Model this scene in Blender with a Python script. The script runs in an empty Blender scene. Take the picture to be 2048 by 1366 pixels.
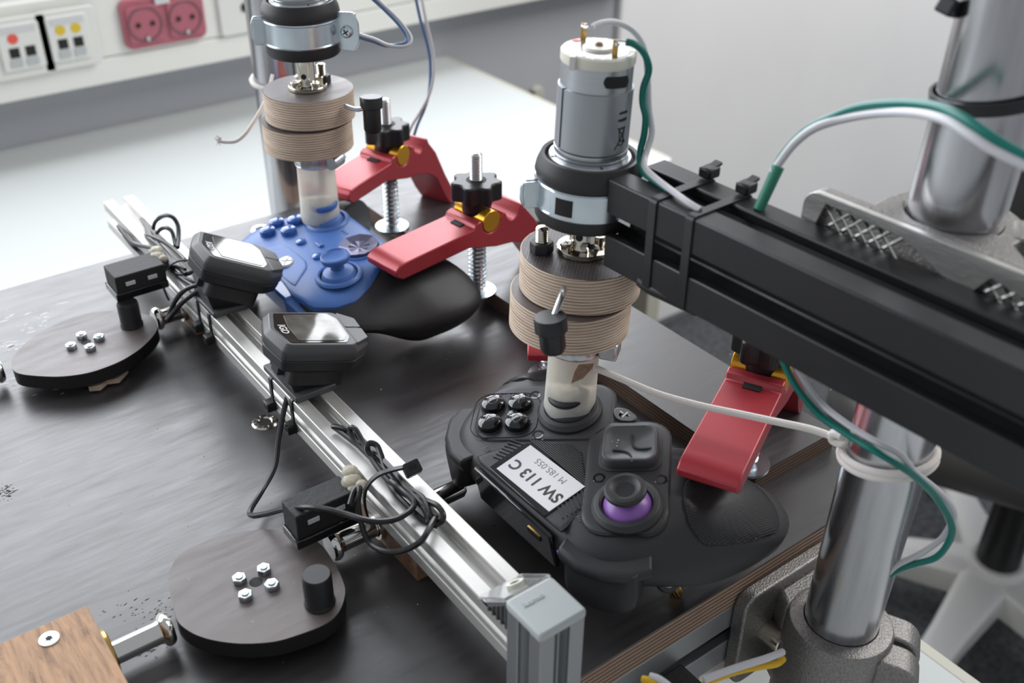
import bpy, bmesh, math, random
from mathutils import Vector as V, Matrix
random.seed(7)
PI = math.pi
sc = bpy.context.scene
C = sc.collection
S = 0.001            # all building is done in millimetres, board top at z = 0
ZF = 900.0           # floor lies 900 mm under the board top
# ------------------------------------------------------------ camera, world, lights
FPX, CX, CY = 2111.0, 1024.0, 683.0
def nrm(v): return v.normalized()
_z = nrm(V((-30, 3307, FPX))) * -1
_x = V((3339, -1318, FPX)); _x = nrm(_x - _z * _x.dot(_z))
_y = _z.cross(_x)
ROT = Matrix((_x, _y, _z))           # camera axes (right, down, forward) -> world
EYE = V((0, 0, 370))
def ray(u, v): return ROT @ V(((u - CX) / FPX, (v - CY) / FPX, 1.0))
def at(u, v, z):                      # point on the level z seen at a picture position
    d = ray(u, v); return EYE + d * ((z - EYE.z) / d.z)
def aty(u, v, y):
    d = ray(u, v); return EYE + d * (y / d.y)
def atx(u, v, x):
    d = ray(u, v); return EYE + d * (x / d.x)
def ad(u, v, depth): return EYE + ray(u, v) * depth
cam = bpy.data.cameras.new('camera'); camo = bpy.data.objects.new('camera', cam); C.objects.link(camo)
r, d_, f_ = ROT @ V((1, 0, 0)), ROT @ V((0, 1, 0)), ROT @ V((0, 0, 1))
camo.matrix_world = Matrix(((r.x, -d_.x, -f_.x, 0), (r.y, -d_.y, -f_.y, 0), (r.z, -d_.z, -f_.z, (370 + ZF) * S), (0, 0, 0, 1)))
cam.sensor_width = 36; cam.lens = 36 * FPX / 2048; cam.clip_start = 0.01; cam.clip_end = 50
cam.dof.use_dof = True; cam.dof.focus_distance = 0.545; cam.dof.aperture_fstop = 9.5
sc.camera = camo
w = bpy.data.worlds.new('world'); sc.world = w; w.use_nodes = True
w.node_tree.nodes['Background'].inputs[0].default_value = (0.80, 0.83, 0.88, 1)
w.node_tree.nodes['Background'].inputs[1].default_value = 0.40
def area(name, loc, to, sx, sy, e, col=(1, 1, 1)):
    l = bpy.data.lights.new(name, 'AREA'); l.shape = 'RECTANGLE'; l.size = sx; l.size_y = sy; l.energy = e; l.color = col
    o = bpy.data.objects.new(name, l); C.objects.link(o)
    p = V((loc[0], loc[1], loc[2] + ZF)) * S; q = V((to[0], to[1], to[2] + ZF)) * S
    o.location = p; o.rotation_euler = (q - p).to_track_quat('-Z', 'Y').to_euler(); return o
area('window_light', (-150, 1430, 710), (-150, 0, 710), 3.0, 1.1, 46, (0.92, 0.95, 1.0))
area('wall_fill_light', (2000, 100, 1500), (2000, 1449, 100), 1.5, 1.2, 34, (1.0, 0.98, 0.96))  # unseen fill lamp, added to brighten the right part of the back wall
sc.view_settings.view_transform = 'Standard'; sc.view_settings.look = 'None'
sc.view_settings.gamma = 1; sc.view_settings.use_curve_mapping = False
sc.view_settings.exposure = 0.25
# ------------------------------------------------------------ materials
MATS = {}
def mat(name, col, rough=0.5, metal=0.0, noise=0.0, nscale=200, bump=0.0, bscale=300, stretch=None, trans=0.0, coat=0.0, ior=1.5, sss=0.0, rvar=0.0, spec=0.5, alpha=1.0):
    m = bpy.data.materials.new(name); m.use_nodes = True
    nt = m.node_tree; N = nt.nodes; L = nt.links; b = N['Principled BSDF']
    col = tuple(col) + (1,)
    b.inputs['Base Color'].default_value = col; b.inputs['Roughness'].default_value = rough; b.inputs['Metallic'].default_value = metal
    b.inputs['IOR'].default_value = ior; b.inputs['Transmission Weight'].default_value = trans; b.inputs['Coat Weight'].default_value = coat
    b.inputs['Coat Roughness'].default_value = 0.05; b.inputs['Specular IOR Level'].default_value = spec; b.inputs['Alpha'].default_value = alpha
    if sss: b.inputs['Subsurface Weight'].default_value = sss; b.inputs['Subsurface Radius'].default_value = (0.006, 0.005, 0.004); b.inputs['Subsurface Scale'].default_value = 1
    tc = N.new('ShaderNodeTexCoord'); mp = N.new('ShaderNodeMapping'); L.new(tc.outputs['Object'], mp.inputs[0])
    if stretch: mp.inputs['Scale'].default_value = stretch
    if noise or rvar:
        n = N.new('ShaderNodeTexNoise'); n.inputs['Scale'].default_value = nscale; n.inputs['Detail'].default_value = 5; L.new(mp.outputs[0], n.inputs['Vector'])
        if noise:
            r_ = N.new('ShaderNodeValToRGB'); e = r_.color_ramp.elements
            e[0].position = 0.3; e[1].position = 0.7
            e[0].color = tuple(c * (1 - noise) for c in col[:3]) + (1,); e[1].color = tuple(min(1, c * (1 + noise)) for c in col[:3]) + (1,)
            L.new(n.outputs[0], r_.inputs[0]); L.new(r_.outputs[0], b.inputs['Base Color'])
        if rvar:
            mr = N.new('ShaderNodeMapRange'); mr.inputs[1].default_value = 0.3; mr.inputs[2].default_value = 0.7
            mr.inputs[3].default_value = max(0.02, rough - rvar); mr.inputs[4].default_value = rough + rvar
            L.new(n.outputs[0], mr.inputs[0]); L.new(mr.outputs[0], b.inputs['Roughness'])
    if bump:
        n2 = N.new('ShaderNodeTexNoise'); n2.inputs['Scale'].default_value = bscale; n2.inputs['Detail'].default_value = 3; L.new(mp.outputs[0], n2.inputs['Vector'])
        bp = N.new('ShaderNodeBump'); bp.inputs['Strength'].default_value = bump; bp.inputs['Distance'].default_value = 0.0004
        L.new(n2.outputs[0], bp.inputs['Height']); L.new(bp.outputs[0], b.inputs['Normal'])
    MATS[name] = m; return m
def ply(name, light, dark, period, thin=0.35):       # glued veneers seen on the edge: bands along z
    m = mat(name, light, 0.7); nt = m.node_tree; N = nt.nodes; L = nt.links; b = N['Principled BSDF']
    tc = N.new('ShaderNodeTexCoord'); sp = N.new('ShaderNodeSeparateXYZ'); L.new(tc.outputs['Object'], sp.inputs[0])
    no = N.new('ShaderNodeTexNoise'); no.inputs['Scale'].default_value = 25; L.new(tc.outputs['Object'], no.inputs['Vector'])
    a = N.new('ShaderNodeMath'); a.operation = 'MULTIPLY_ADD'; a.inputs[1].default_value = 0.0012; L.new(no.outputs[0], a.inputs[0]); L.new(sp.outputs[2], a.inputs[2])
    q = N.new('ShaderNodeMath'); q.operation = 'DIVIDE'; q.inputs[1].default_value = period * S; L.new(a.outputs[0], q.inputs[0])
    fr = N.new('ShaderNodeMath'); fr.operation = 'FRACT'; L.new(q.outputs[0], fr.inputs[0])
    rp = N.new('ShaderNodeValToRGB'); e = rp.color_ramp.elements
    e[0].position = 0.0; e[0].color = tuple(light) + (1,); e[1].position = 1.0; e[1].color = tuple(light) + (1,)
    x = e.new(0.62 - thin * .3); x.color = tuple(c * 0.85 for c in light) + (1,)
    x = e.new(0.70); x.color = tuple(dark) + (1,); x = e.new(0.70 + thin * 0.5); x.color = tuple(dark) + (1,); x = e.new(min(.98, 0.76 + thin * .5)); x.color = tuple(light) + (1,)
    L.new(fr.outputs[0], rp.inputs[0])
    n2 = N.new('ShaderNodeTexNoise'); n2.inputs['Scale'].default_value = 120; n2.inputs['Detail'].default_value = 6
    mp = N.new('ShaderNodeMapping'); mp.inputs['Scale'].default_value = (1, 1, 14); L.new(tc.outputs['Object'], mp.inputs[0]); L.new(mp.outputs[0], n2.inputs['Vector'])
    mx = N.new('ShaderNodeMix'); mx.data_type = 'RGBA'; mx.blend_type = 'MULTIPLY'; mx.inputs[0].default_value = 0.5
    L.new(rp.outputs[0], mx.inputs[6]); L.new(n2.outputs[1], mx.inputs[7]); 
    r2 = N.new('ShaderNodeValToRGB'); r2.color_ramp.elements[0].position = .3; r2.color_ramp.elements[0].color = (.55, .5, .47, 1); r2.color_ramp.elements[1].position = .65
    L.new(n2.outputs[0], r2.inputs[0]); L.new(r2.outputs[0], mx.inputs[7]); L.new(mx.outputs[2], b.inputs['Base Color']); return m
def wood(name, light, dark, axis_scale, scale=60):
    m = mat(name, light, 0.55); nt = m.node_tree; N = nt.nodes; L = nt.links; b = N['Principled BSDF']
    tc = N.new('ShaderNodeTexCoord'); mp = N.new('ShaderNodeMapping'); mp.inputs['Scale'].default_value = axis_scale; L.new(tc.outputs['Object'], mp.inputs[0])
    n = N.new('ShaderNodeTexNoise'); n.inputs['Scale'].default_value = scale; n.inputs['Detail'].default_value = 8; n.inputs['Roughness'].default_value = .7; n.inputs['Distortion'].default_value = .6
    L.new(mp.outputs[0], n.inputs['Vector'])
    rp = N.new('ShaderNodeValToRGB'); e = rp.color_ramp.elements
    e[0].position = .34; e[0].color = tuple(dark) + (1,); e[1].position = .60; e[1].color = tuple(light) + (1,)
    x = e.new(.44); x.color = tuple(.55 * a + .45 * c for a, c in zip(light, dark)) + (1,)
    L.new(n.outputs[0], rp.inputs[0]); L.new(rp.outputs[0], b.inputs['Base Color']); return m
def film(name, col, rough):          # worn film on the plywood: streaks and scuffs
    m = mat(name, col, rough, spec=1.0); nt = m.node_tree; N = nt.nodes; L = nt.links; b = N['Principled BSDF']
    tc = N.new('ShaderNodeTexCoord'); mp = N.new('ShaderNodeMapping'); mp.inputs['Scale'].default_value = (1, 7, 1); L.new(tc.outputs['Object'], mp.inputs[0])
    n = N.new('ShaderNodeTexNoise'); n.inputs['Scale'].default_value = 28; n.inputs['Detail'].default_value = 9; n.inputs['Roughness'].default_value = .65; L.new(mp.outputs[0], n.inputs['Vector'])
    mr = N.new('ShaderNodeMapRange'); mr.inputs[1].default_value = .3; mr.inputs[2].default_value = .7; mr.inputs[3].default_value = rough - .07; mr.inputs[4].default_value = rough + .09
    L.new(n.outputs[0], mr.inputs[0]); L.new(mr.outputs[0], b.inputs['Roughness'])
    n3 = N.new('ShaderNodeTexNoise'); n3.inputs['Scale'].default_value = 9; n3.inputs['Detail'].default_value = 7; L.new(tc.outputs['Object'], n3.inputs['Vector'])
    rp = N.new('ShaderNodeValToRGB'); e = rp.color_ramp.elements; e[0].position = .3; e[0].color = tuple(c * .8 for c in col) + (1,); e[1].position = .75; e[1].color = tuple(c * 1.45 for c in col) + (1,)
    L.new(n3.outputs[0], rp.inputs[0])
    n4 = N.new('ShaderNodeTexNoise'); n4.inputs['Scale'].default_value = 260; n4.inputs['Detail'].default_value = 2; L.new(tc.outputs['Object'], n4.inputs['Vector'])
    r4 = N.new('ShaderNodeValToRGB'); r4.color_ramp.elements[0].position = .76; r4.color_ramp.elements[0].color = (0, 0, 0, 1); r4.color_ramp.elements[1].position = .80
    L.new(n4.outputs[0], r4.inputs[0])
    mx = N.new('ShaderNodeMix'); mx.data_type = 'RGBA'; mx.inputs[7].default_value = (.16, .14, .13, 1)
    L.new(r4.outputs[0], mx.inputs[0]); L.new(rp.outputs[0], mx.inputs[6]); L.new(mx.outputs[2], b.inputs['Base Color'])
    bp = N.new('ShaderNodeBump'); bp.inputs['Strength'].default_value = .12; bp.inputs['Distance'].default_value = .0006; L.new(n.outputs[0], bp.inputs['Height']); L.new(bp.outputs[0], b.inputs['Normal'])
    return m
def mesh_film(name, col, period):    # non-slip side of the plywood: pressed wire-mesh pattern
    m = mat(name, col, .38); nt = m.node_tree; N = nt.nodes; L = nt.links; b = N['Principled BSDF']
    tc = N.new('ShaderNodeTexCoord'); br = N.new('ShaderNodeTexBrick'); br.inputs['Scale'].default_value = 1 / (period * S); br.inputs['Mortar Size'].default_value = .13
    br.inputs['Mortar Smooth'].default_value = .6; br.inputs['Brick Width'].default_value = .9; br.inputs['Row Height'].default_value = .42; L.new(tc.outputs['Object'], br.inputs['Vector'])
    mx = N.new('ShaderNodeMix'); mx.data_type = 'RGBA'; mx.inputs[6].default_value = tuple(c * 2.4 for c in col) + (1,); mx.inputs[7].default_value = tuple(c * .6 for c in col) + (1,)
    L.new(br.outputs['Fac'], mx.inputs[0]); L.new(mx.outputs[2], b.inputs['Base Color'])
    bp = N.new('ShaderNodeBump'); bp.inputs['Strength'].default_value = 1; bp.inputs['Distance'].default_value = .0006; bp.invert = True; L.new(br.outputs['Fac'], bp.inputs['Height']); L.new(bp.outputs[0], b.inputs['Normal'])
    return m
FILM = film('black_film', (.032, .030, .031), .34)
FILMB = film('brown_film', (.085, .066, .060), .46)
MESHF = mesh_film('mesh_film', (.045, .036, .036), 2.6)
PLYB = ply('brown_ply', (.42, .29, .21), (.11, .065, .045), 2.6, .5)
PLYD = ply('dark_ply', (.20, .125, .085), (.075, .045, .032), 2.3, .5)
PLYL = ply('birch_ply', (.74, .60, .47), (.24, .15, .10), 1.55, .30)
OAK = wood('oak', (.47, .27, .14), (.17, .085, .042), (9, 1.1, 2), 40)
BEECH = wood('beech', (.26, .15, .09), (.12, .065, .04), (1, 5, 5), 40)
EDGEK = mat('edge_black', (.012, .011, .012), .5)
ALU = mat('anodised_aluminium', (.62, .61, .585), .46, .72, noise=.06, nscale=30, rvar=.05, stretch=(8, .4, 8))
ALUD = mat('anodised_grey', (.36, .37, .38), .42, .8)
BLKA = mat('black_anodised', (.022, .022, .023), .40, .35, rvar=.05, nscale=60)
POLE = mat('polished_tube', (.52, .52, .54), .22, 1.0, noise=.30, nscale=22, rvar=.08, stretch=(3, 3, .3))
CAST = mat('cast_aluminium', (.27, .262, .25), .46, .9, noise=.22, nscale=900, bump=.9, bscale=1100)
MILL = mat('milled_aluminium', (.55, .54, .52), .36, .95, noise=.12, nscale=60, bump=.25, bscale=250, stretch=(1, 1, 6))
ZINC = mat('zinc_steel', (.62, .68, .72), .26, 1.0, noise=.08, nscale=60)
STEEL = mat('steel', (.60, .60, .60), .28, 1.0)
CHROME = mat('chrome', (.74, .73, .70), .11, 1.0)
NICKEL = mat('nickel', (.70, .65, .56), .16, 1.0)
BRASS = mat('brass', (.60, .38, .12), .26, 1.0)
GOLD = mat('gold_anodised', (.72, .37, .035), .30, .75)
RED = mat('red_anodised', (.40, .030, .042), .36, .25, spec=.9)
RUB = mat('rubber', (.022, .021, .022), .52)
BP = mat('black_plastic', (.013, .013, .014), .38)
BPM = mat('matte_black_plastic', (.022, .022, .024), .50, bump=.12, bscale=1500)
BPG = mat('glossy_black_plastic', (.008, .008, .009), .08, coat=.4)
GPL = mat('graphite_plastic', (.062, .064, .066), .42)
SCREEN = mat('display_glass', (.17, .17, .155), .07, .45, noise=.5, nscale=70, bump=.10, bscale=60)
CRACK = mat('crack_rubber', (.018, .018, .019), .62, bump=.8, bscale=500)
GRIP = mesh_film('grip_texture', (.014, .014, .015), 2.0)
SIL = mat('silicone', (.92, .88, .78), .34, 0, trans=.45, ior=1.3, sss=.5)
CLEAR = mat('clear_plastic', (.93, .94, .94), .08, 0, trans=.93, ior=1.2)
GLUE = mat('hot_glue', (.80, .74, .60), .25, 0, trans=.55, ior=1.35)
BLUE = mat('blue_plastic', (.060, .150, .42), .42, bump=.08, bscale=1600)
BLUEG = mat('blue_gloss', (.030, .11, .38), .10, coat=.5)
GREYG = mat('grey_gloss', (.42, .43, .45), .18, .5)
DARKP = mat('indigo_metal', (.13, .13, .21), .34, .6)
PURP = mat('purple_plastic', (.25, .11, .40), .34)
WHP = mat('cream_plastic', (.74, .72, .62), .42)
GREYP = mat('grey_plastic', (.47, .50, .50), .46)
MOTG = mat('motor_steel', (.50, .52, .54), .30, .9, noise=.06, nscale=20, stretch=(1, 1, 20))
WRAP = mat('motor_wrap', (.36, .38, .40), .34, .55)
LABEL = mat('paper_label', (.62, .62, .63), .55)
INK = mat('ink', (.010, .010, .011), .5)
INKG = mat('grey_print', (.13, .13, .135), .5)
INKP = mat('purple_print', (.11, .085, .16), .45)
LOGO = mat('silver_print', (.50, .50, .49), .4)
TEAL = mat('teal_insulation', (.0, .155, .125), .38)
TEALS = mat('green_shrink', (.03, .22, .14), .45)
WHW = mat('white_insulation', (.60, .60, .62), .40)
BLUW = mat('blue_insulation', (.10, .17, .33), .42)
YELW = mat('yellow_insulation', (.72, .42, .0), .42)
CORD = mat('white_cord', (.74, .70, .66), .8, bump=.6, bscale=700)
CABLE = mat('black_cable', (.012, .012, .013), .33)
DESK = mat('white_laminate', (.55, .575, .565), .5, spec=.3)
DESKE = mat('desk_edge', (.52, .51, .44), .5)
WALLG = mat('grey_wall', (.42, .43, .46), .85, noise=.04, nscale=3)
WALLR = mat('white_wall', (.86, .86, .86), .85, noise=.03, nscale=3)
TRUNK = mat('trunking_plastic', (.80, .80, .75), .45)
CARPET = mat('grey_carpet', (.085, .09, .097), .95, noise=.5, nscale=90, bump=.8, bscale=350)
SOCKR = mat('red_socket_plastic', (.42, .12, .155), .42)
SOCKD = mat('socket_recess', (.17, .085, .10), .5)
SOCKW = mat('white_socket_plastic', (.74, .74, .70), .4)
DARK = mat('dark_opening', (.01, .01, .01), .7)
YEL = mat('yellow_sticker', (.70, .50, .03), .5)
REDS = mat('red_sticker', (.75, .10, .07), .5)
LEATH = mat('black_leather', (.060, .058, .057), .42, bump=.9, bscale=22)
BASEW = mat('polished_chair_base', (.86, .85, .84), .32, .1)
CRDB = mat('cardboard', (.50, .38, .30), .8)
# ------------------------------------------------------------ geometry collector
class G:
    def __init__(s): s.v = []; s.f = []
    def add(s, vs, fs, M=None):
        n = len(s.v)
        s.v += [M @ V(p) for p in vs] if M is not None else [V(p) for p in vs]
        s.f += [tuple(i + n for i in q) for q in fs]; return s
    def box(s, x0, x1, y0, y1, z0, z1, M=None):
        vs = [(x, y, z) for x in (x0, x1) for y in (y0, y1) for z in (z0, z1)]
        return s.add(vs, [(0, 1, 3, 2), (4, 6, 7, 5), (0, 4, 5, 1), (2, 3, 7, 6), (0, 2, 6, 4), (1, 5, 7, 3)], M)
    def cyl(s, p, q, r0, r1=None, n=24):
        p, q = V(p), V(q); r1 = r0 if r1 is None else r1
        return s.lathe([(0, 0), (r0, 0), (r1, (q - p).length), (0, (q - p).length)], n, frame(p, q - p))
    def lathe(s, prof, n=32, M=None, ring=False):
        vs = []; idx = []
        for (r, z) in prof:
            if r < 1e-6 and not ring: idx.append([len(vs)] * n); vs.append((0, 0, z))
            else:
                idx.append([len(vs) + k for k in range(n)])
                vs += [(r * math.cos(2 * PI * k / n), r * math.sin(2 * PI * k / n), z) for k in range(n)]
        fs = []; m = len(prof)
        for i in range(m if ring else m - 1):
            a, b = idx[i], idx[(i + 1) % m]
            for k in range(n):
                q = [a[k], a[(k + 1) % n], b[(k + 1) % n], b[k]]; u = []
                for t in q:
                    if t not in u: u.append(t)
                if len(u) > 2: fs.append(tuple(u))
        return s.add(vs, fs, M)
    def tube(s, pts, r, n=8, closed=False):
        pts = [V(p) for p in pts]; m = len(pts); vs = []; prev = None
        for i, p in enumerate(pts):
            t = (pts[(i + 1) % m] - pts[i - 1]) if closed else (pts[min(i + 1, m - 1)] - pts[max(i - 1, 0)])
            t = nrm(t) if t.length > 1e-9 else V((0, 0, 1))
            if prev is None: prev = t.orthogonal()
            a = prev - t * prev.dot(t); a = nrm(a) if a.length > 1e-6 else t.orthogonal(); prev = a; b = t.cross(a)
            rr = r[i] if isinstance(r, (list, tuple)) else r
            vs += [p + (a * math.cos(2 * PI * k / n) + b * math.sin(2 * PI * k / n)) * rr for k in range(n)]
        fs = [(i * n + k, i * n + (k + 1) % n, ((i + 1) % m) * n + (k + 1) % n, ((i + 1) % m) * n + k) for i in range(m if closed else m - 1) for k in range(n)]
        if not closed: fs += [tuple(range(n))[::-1], tuple((m - 1) * n + k for k in range(n))]
        return s.add(vs, fs)
    def prism(s, poly, z0, z1, M=None):
        n = len(poly)
        vs = [(p[0], p[1], z0) for p in poly] + [(p[0], p[1], z1) for p in poly]
        return s.add(vs, [tuple(range(n))[::-1], tuple(range(n, 2 * n))] + [(k, (k + 1) % n, n + (k + 1) % n, n + k) for k in range(n)], M)
    def loft(s, rings, cap0=True, cap1=True, M=None):
        n = len(rings[0]); vs = [p for q in rings for p in q]; m = len(rings)
        fs = [(i * n + k, i * n + (k + 1) % n, (i + 1) * n + (k + 1) % n, (i + 1) * n + k) for i in range(m - 1) for k in range(n)]
        if cap0: fs.append(tuple(range(n))[::-1])
        if cap1: fs.append(tuple((m - 1) * n + k for k in range(n)))
        return s.add(vs, fs, M)
    def strap(s, pts, ax, wd, th, closed=True, M=None):   # flat band along a planar path; ax = band width direction
        pts = [V(p) for p in pts]; ax = nrm(V(ax)); m = len(pts); vs = []
        for i, p in enumerate(pts):
            t = (pts[(i + 1) % m] - pts[i - 1]) if closed else (pts[min(i + 1, m - 1)] - pts[max(i - 1, 0)])
            nn = nrm(nrm(t).cross(ax))
            vs += [p - ax * wd / 2, p + ax * wd / 2, p + ax * wd / 2 + nn * th, p - ax * wd / 2 + nn * th]
        fs = [(i * 4 + k, i * 4 + (k + 1) % 4, ((i + 1) % m) * 4 + (k + 1) % 4, ((i + 1) % m) * 4 + k) for i in range(m if closed else m - 1) for k in range(4)]
        if not closed: fs += [(0, 1, 2, 3), tuple((m - 1) * 4 + k for k in range(4))]
        return s.add(vs, fs, M)
def frame(o, z, x=None):
    z = nrm(V(z)); x = V(x) if x is not None else z.orthogonal(); x = nrm(x - z * x.dot(z)); y = z.cross(x)
    return Matrix(((x.x, y.x, z.x, o[0]), (x.y, y.y, z.y, o[1]), (x.z, y.z, z.z, o[2]), (0, 0, 0, 1)))
def axes(o, x, y, z):
    return Matrix(((x[0], y[0], z[0], o[0]), (x[1], y[1], z[1], o[1]), (x[2], y[2], z[2], o[2]), (0, 0, 0, 1)))
def tr(x, y, z): return Matrix.Translation((x, y, z))
def rz(a): return Matrix.Rotation(a, 4, 'Z')
def spl(pts, n=8, closed=False):     # Catmull-Rom through the points
    pts = [V(p) for p in pts]; m = len(pts); out = []
    for i in range(m if closed else m - 1):
        g = (lambda k: pts[k % m]) if closed else (lambda k: pts[max(0, min(m - 1, k))])
        a, b, c, d = g(i - 1), g(i), g(i + 1), g(i + 2)
        for k in range(n):
            t = k / n
            out.append(.5 * ((2 * b) + (c - a) * t + (2 * a - 5 * b + 4 * c - d) * t * t + (3 * b - a - 3 * c + d) * t ** 3))
    if not closed: out.append(pts[-1])
    return out
def rrect(a, b, r, n=5):             # rounded rectangle, half sizes a, b
    o = []
    for cx, cy, t0 in ((a - r, b - r, 0), (-a + r, b - r, PI / 2), (-a + r, -b + r, PI), (a - r, -b + r, 1.5 * PI)):
        o += [(cx + r * math.cos(t0 + PI / 2 * k / n), cy + r * math.sin(t0 + PI / 2 * k / n)) for k in range(n + 1)]
    return o
def rpoly(pts, r, n=4):              # polygon with rounded corners
    o = []; m = len(pts)
    for i in range(m):
        p, a, b = V(pts[i]), V(pts[i - 1]), V(pts[(i + 1) % m])
        u, w2 = (a - p), (b - p); rr = min(r, u.length * .45, w2.length * .45)
        s0, s1 = p + nrm(u) * rr, p + nrm(w2) * rr
        for k in range(n + 1):
            t = k / n; o.append(tuple((1 - t) ** 2 * s0 + 2 * t * (1 - t) * p + t * t * s1))
    return o
def circ(r, n=24, cx=0, cy=0): return [(cx + r * math.cos(2 * PI * k / n), cy + r * math.sin(2 * PI * k / n)) for k in range(n)]
def hexa(r): return [(r * math.cos(PI / 3 * k), r * math.sin(PI / 3 * k)) for k in range(6)]
# ------------------------------------------------------------ objects
ORG = {}
def finish(o, parent, org):
    ORG[o] = org; C.objects.link(o)
    if parent is not None: o.parent = parent
def part(name, g, m, parent=None, bev=0, seg=2, sharp=34, tag=None, org=None, label=None, kind=None, smooth=True):
    org = ORG[parent] if parent is not None else V(org or (0, 0, 0))
    me = bpy.data.meshes.new(name)
    bm = bmesh.new(); vs = [bm.verts.new((p - org) * S) for p in g.v]
    for q in g.f:
        try: bm.faces.new([vs[i] for i in q])
        except ValueError: pass
    bmesh.ops.recalc_face_normals(bm, faces=bm.faces)
    lim = math.radians(sharp)
    for fc in bm.faces: fc.smooth = smooth
    for e in bm.edges:
        if len(e.link_faces) != 2 or e.calc_face_angle(0) > lim: e.smooth = False
    bm.to_mesh(me); bm.free(); me.materials.append(m)
    o = bpy.data.objects.new(name, me); finish(o, parent, org)
    if parent is None: o.location = (org + V((0, 0, ZF))) * S
    if bev:
        b = o.modifiers.new('bevel', 'BEVEL'); b.width = bev * S; b.segments = seg; b.limit_method = 'ANGLE'; b.angle_limit = math.radians(35)
    if tag: o['label'], o['category'] = tag[0], tag[1]
    if tag and len(tag) > 2: o['group'] = tag[2]
    if label: o['label'] = label
    if kind: o['kind'] = kind
    return o
def thing(name, label, cat, loc, group=None):
    o = bpy.data.objects.new(name, None); o.empty_display_size = .01; finish(o, None, V(loc))
    o.location = (V(loc) + V((0, 0, ZF))) * S
    o['label'] = label; o['category'] = cat
    if group: o['group'] = group
    return o
def text(name, s, size, M, m, parent, depth=.15, bold=False, align='CENTER', sx=1.0, wrap=None):
    cu = bpy.data.curves.new(name, 'FONT'); cu.body = s; cu.size = size; cu.align_x = align; cu.align_y = 'CENTER'; cu.extrude = depth / 2
    if bold: cu.offset = size * .03
    cu.resolution_u = 3
    to = bpy.data.objects.new('t', cu); C.objects.link(to); bpy.context.view_layer.update()
    me = bpy.data.meshes.new_from_object(to.evaluated_get(bpy.context.evaluated_depsgraph_get()))
    bpy.data.objects.remove(to); bpy.data.curves.remove(cu)
    g = G()
    vs = [(v.co.x * sx, v.co.y, v.co.z) for v in me.vertices]
    if wrap: vs = [wrap(p) for p in vs]
    g.add(vs, [tuple(p.vertices) for p in me.polygons], M); bpy.data.meshes.remove(me)
    return part(name, g, m, parent, smooth=False)
def structure(name, g, m, **k):
    o = part(name, g, m, None, **k); o['kind'] = 'structure'; return o
# ------------------------------------------------------------ setting
structure('floor', G().box(-2600, 2600, -1600, 1460, -930, -900), CARPET, org=(0, 0, -900))
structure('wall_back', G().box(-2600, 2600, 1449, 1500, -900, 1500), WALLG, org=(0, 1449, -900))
structure('trim_1', G().box(1322, 2600, 1436, 1449, -880, 1500), WALLR, org=(1322, 1449, -880), bev=4)  # paler panel over the right part of the back wall
structure('baseboard_back', G().box(948, 1330, 1443, 1449, -372, -352), DESKE, org=(948, 1449, -372), bev=2)
YT = 1395.0                                           # front face of the cable trunking on the back wall
tz0, tz1 = aty(0, 211, YT).z, aty(0, 10, YT).z
t = thing('cable_trunking', 'cream plastic cable trunking running along the back wall above the white desk', 'trunking', (0, YT, tz0))
zs = aty(0, 155, YT).z
part('trunk_body', G().box(-1800, 1330, YT + 4, 1449, tz0, tz1), TRUNK, t, bev=3)
part('lower_cover', G().box(-1800, 1330, YT, YT + 6, tz0 + 1, zs), TRUNK, t, bev=2)
part('upper_cover', G().box(-1800, 1330, YT, YT + 6, zs + 1.5, tz1 - 1), TRUNK, t, bev=2)
def fq(u, v): p = aty(u, v, YT); return p.x, p.z
def plate(g, x0, x1, z0, z1, r, y0, y1):
    M = axes(((x0 + x1) / 2, 0, (z0 + z1) / 2), (1, 0, 0), (0, 0, 1), (0, -1, 0))
    return g.prism(rrect((x1 - x0) / 2, (z1 - z0) / 2, r), -y1, -y0, M)
rx0, rx1 = fq(250, 98)[0], fq(412, 70)[0]; rz0, rz1 = fq(257, 99)[1], fq(232, 9)[1]
t = thing('double_socket', 'red double power socket in the trunking behind the left motor', 'socket', ((rx0 + rx1) / 2, YT, rz0))
part('frame', plate(G(), rx0, rx1, rz0, rz1 + 6, 11, YT - 8, YT), SOCKR, t, bev=2.5)
zc = (rz0 + rz1) / 2 + 2; hw = (rx1 - rx0) / 4
for k in (-1, 1):
    cx = (rx0 + rx1) / 2 + k * hw * .97
    i = part('socket_insert', plate(G(), cx - hw * .82, cx + hw * .82, zc - hw * .84, zc + hw * .84, 5, YT - 11, YT - 7), SOCKR, t, bev=1)
    part('recess', G().lathe([(0, -1), (20.5, -1), (20.5, 1.2), (22.5, 1.2), (22.5, -3), (0, -3)], 32, axes((cx, YT - 11.2, zc), (1, 0, 0), (0, 0, 1), (0, -1, 0))), SOCKD, i)
    part('contact_hole', G().cyl((cx - 9.5, YT - 13.2, zc), (cx - 9.5, YT - 9, zc), 3), DARK, i)
    part('contact_hole', G().cyl((cx + 9.5, YT - 13.2, zc), (cx + 9.5, YT - 9, zc), 3), DARK, i)
    part('earth_clip', G().box(cx - 2, cx + 2, YT - 14, YT - 10, zc - 21, zc - 15), STEEL, i)
part('label_window', plate(G(), (rx0 + rx1) / 2 - 10, (rx0 + rx1) / 2 + 9, rz1 - 5, rz1 + 6, 1, YT - 12.4, YT - 11), LABEL, t, label='small white label strip')
nx1 = fq(163, 112)[0]; nx0 = nx1 - 163; nz0 = fq(150, 128)[1]; nz1 = fq(150, 22)[1]
part('outlet_surround', plate(G(), nx0, nx1, nz0, nz1, 7, YT - 6, YT), SOCKW, bev=2, org=(nx0, YT, nz0), tag=('white two-gang frame around the network sockets at the trunking\'s left end', 'frame'))
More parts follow.
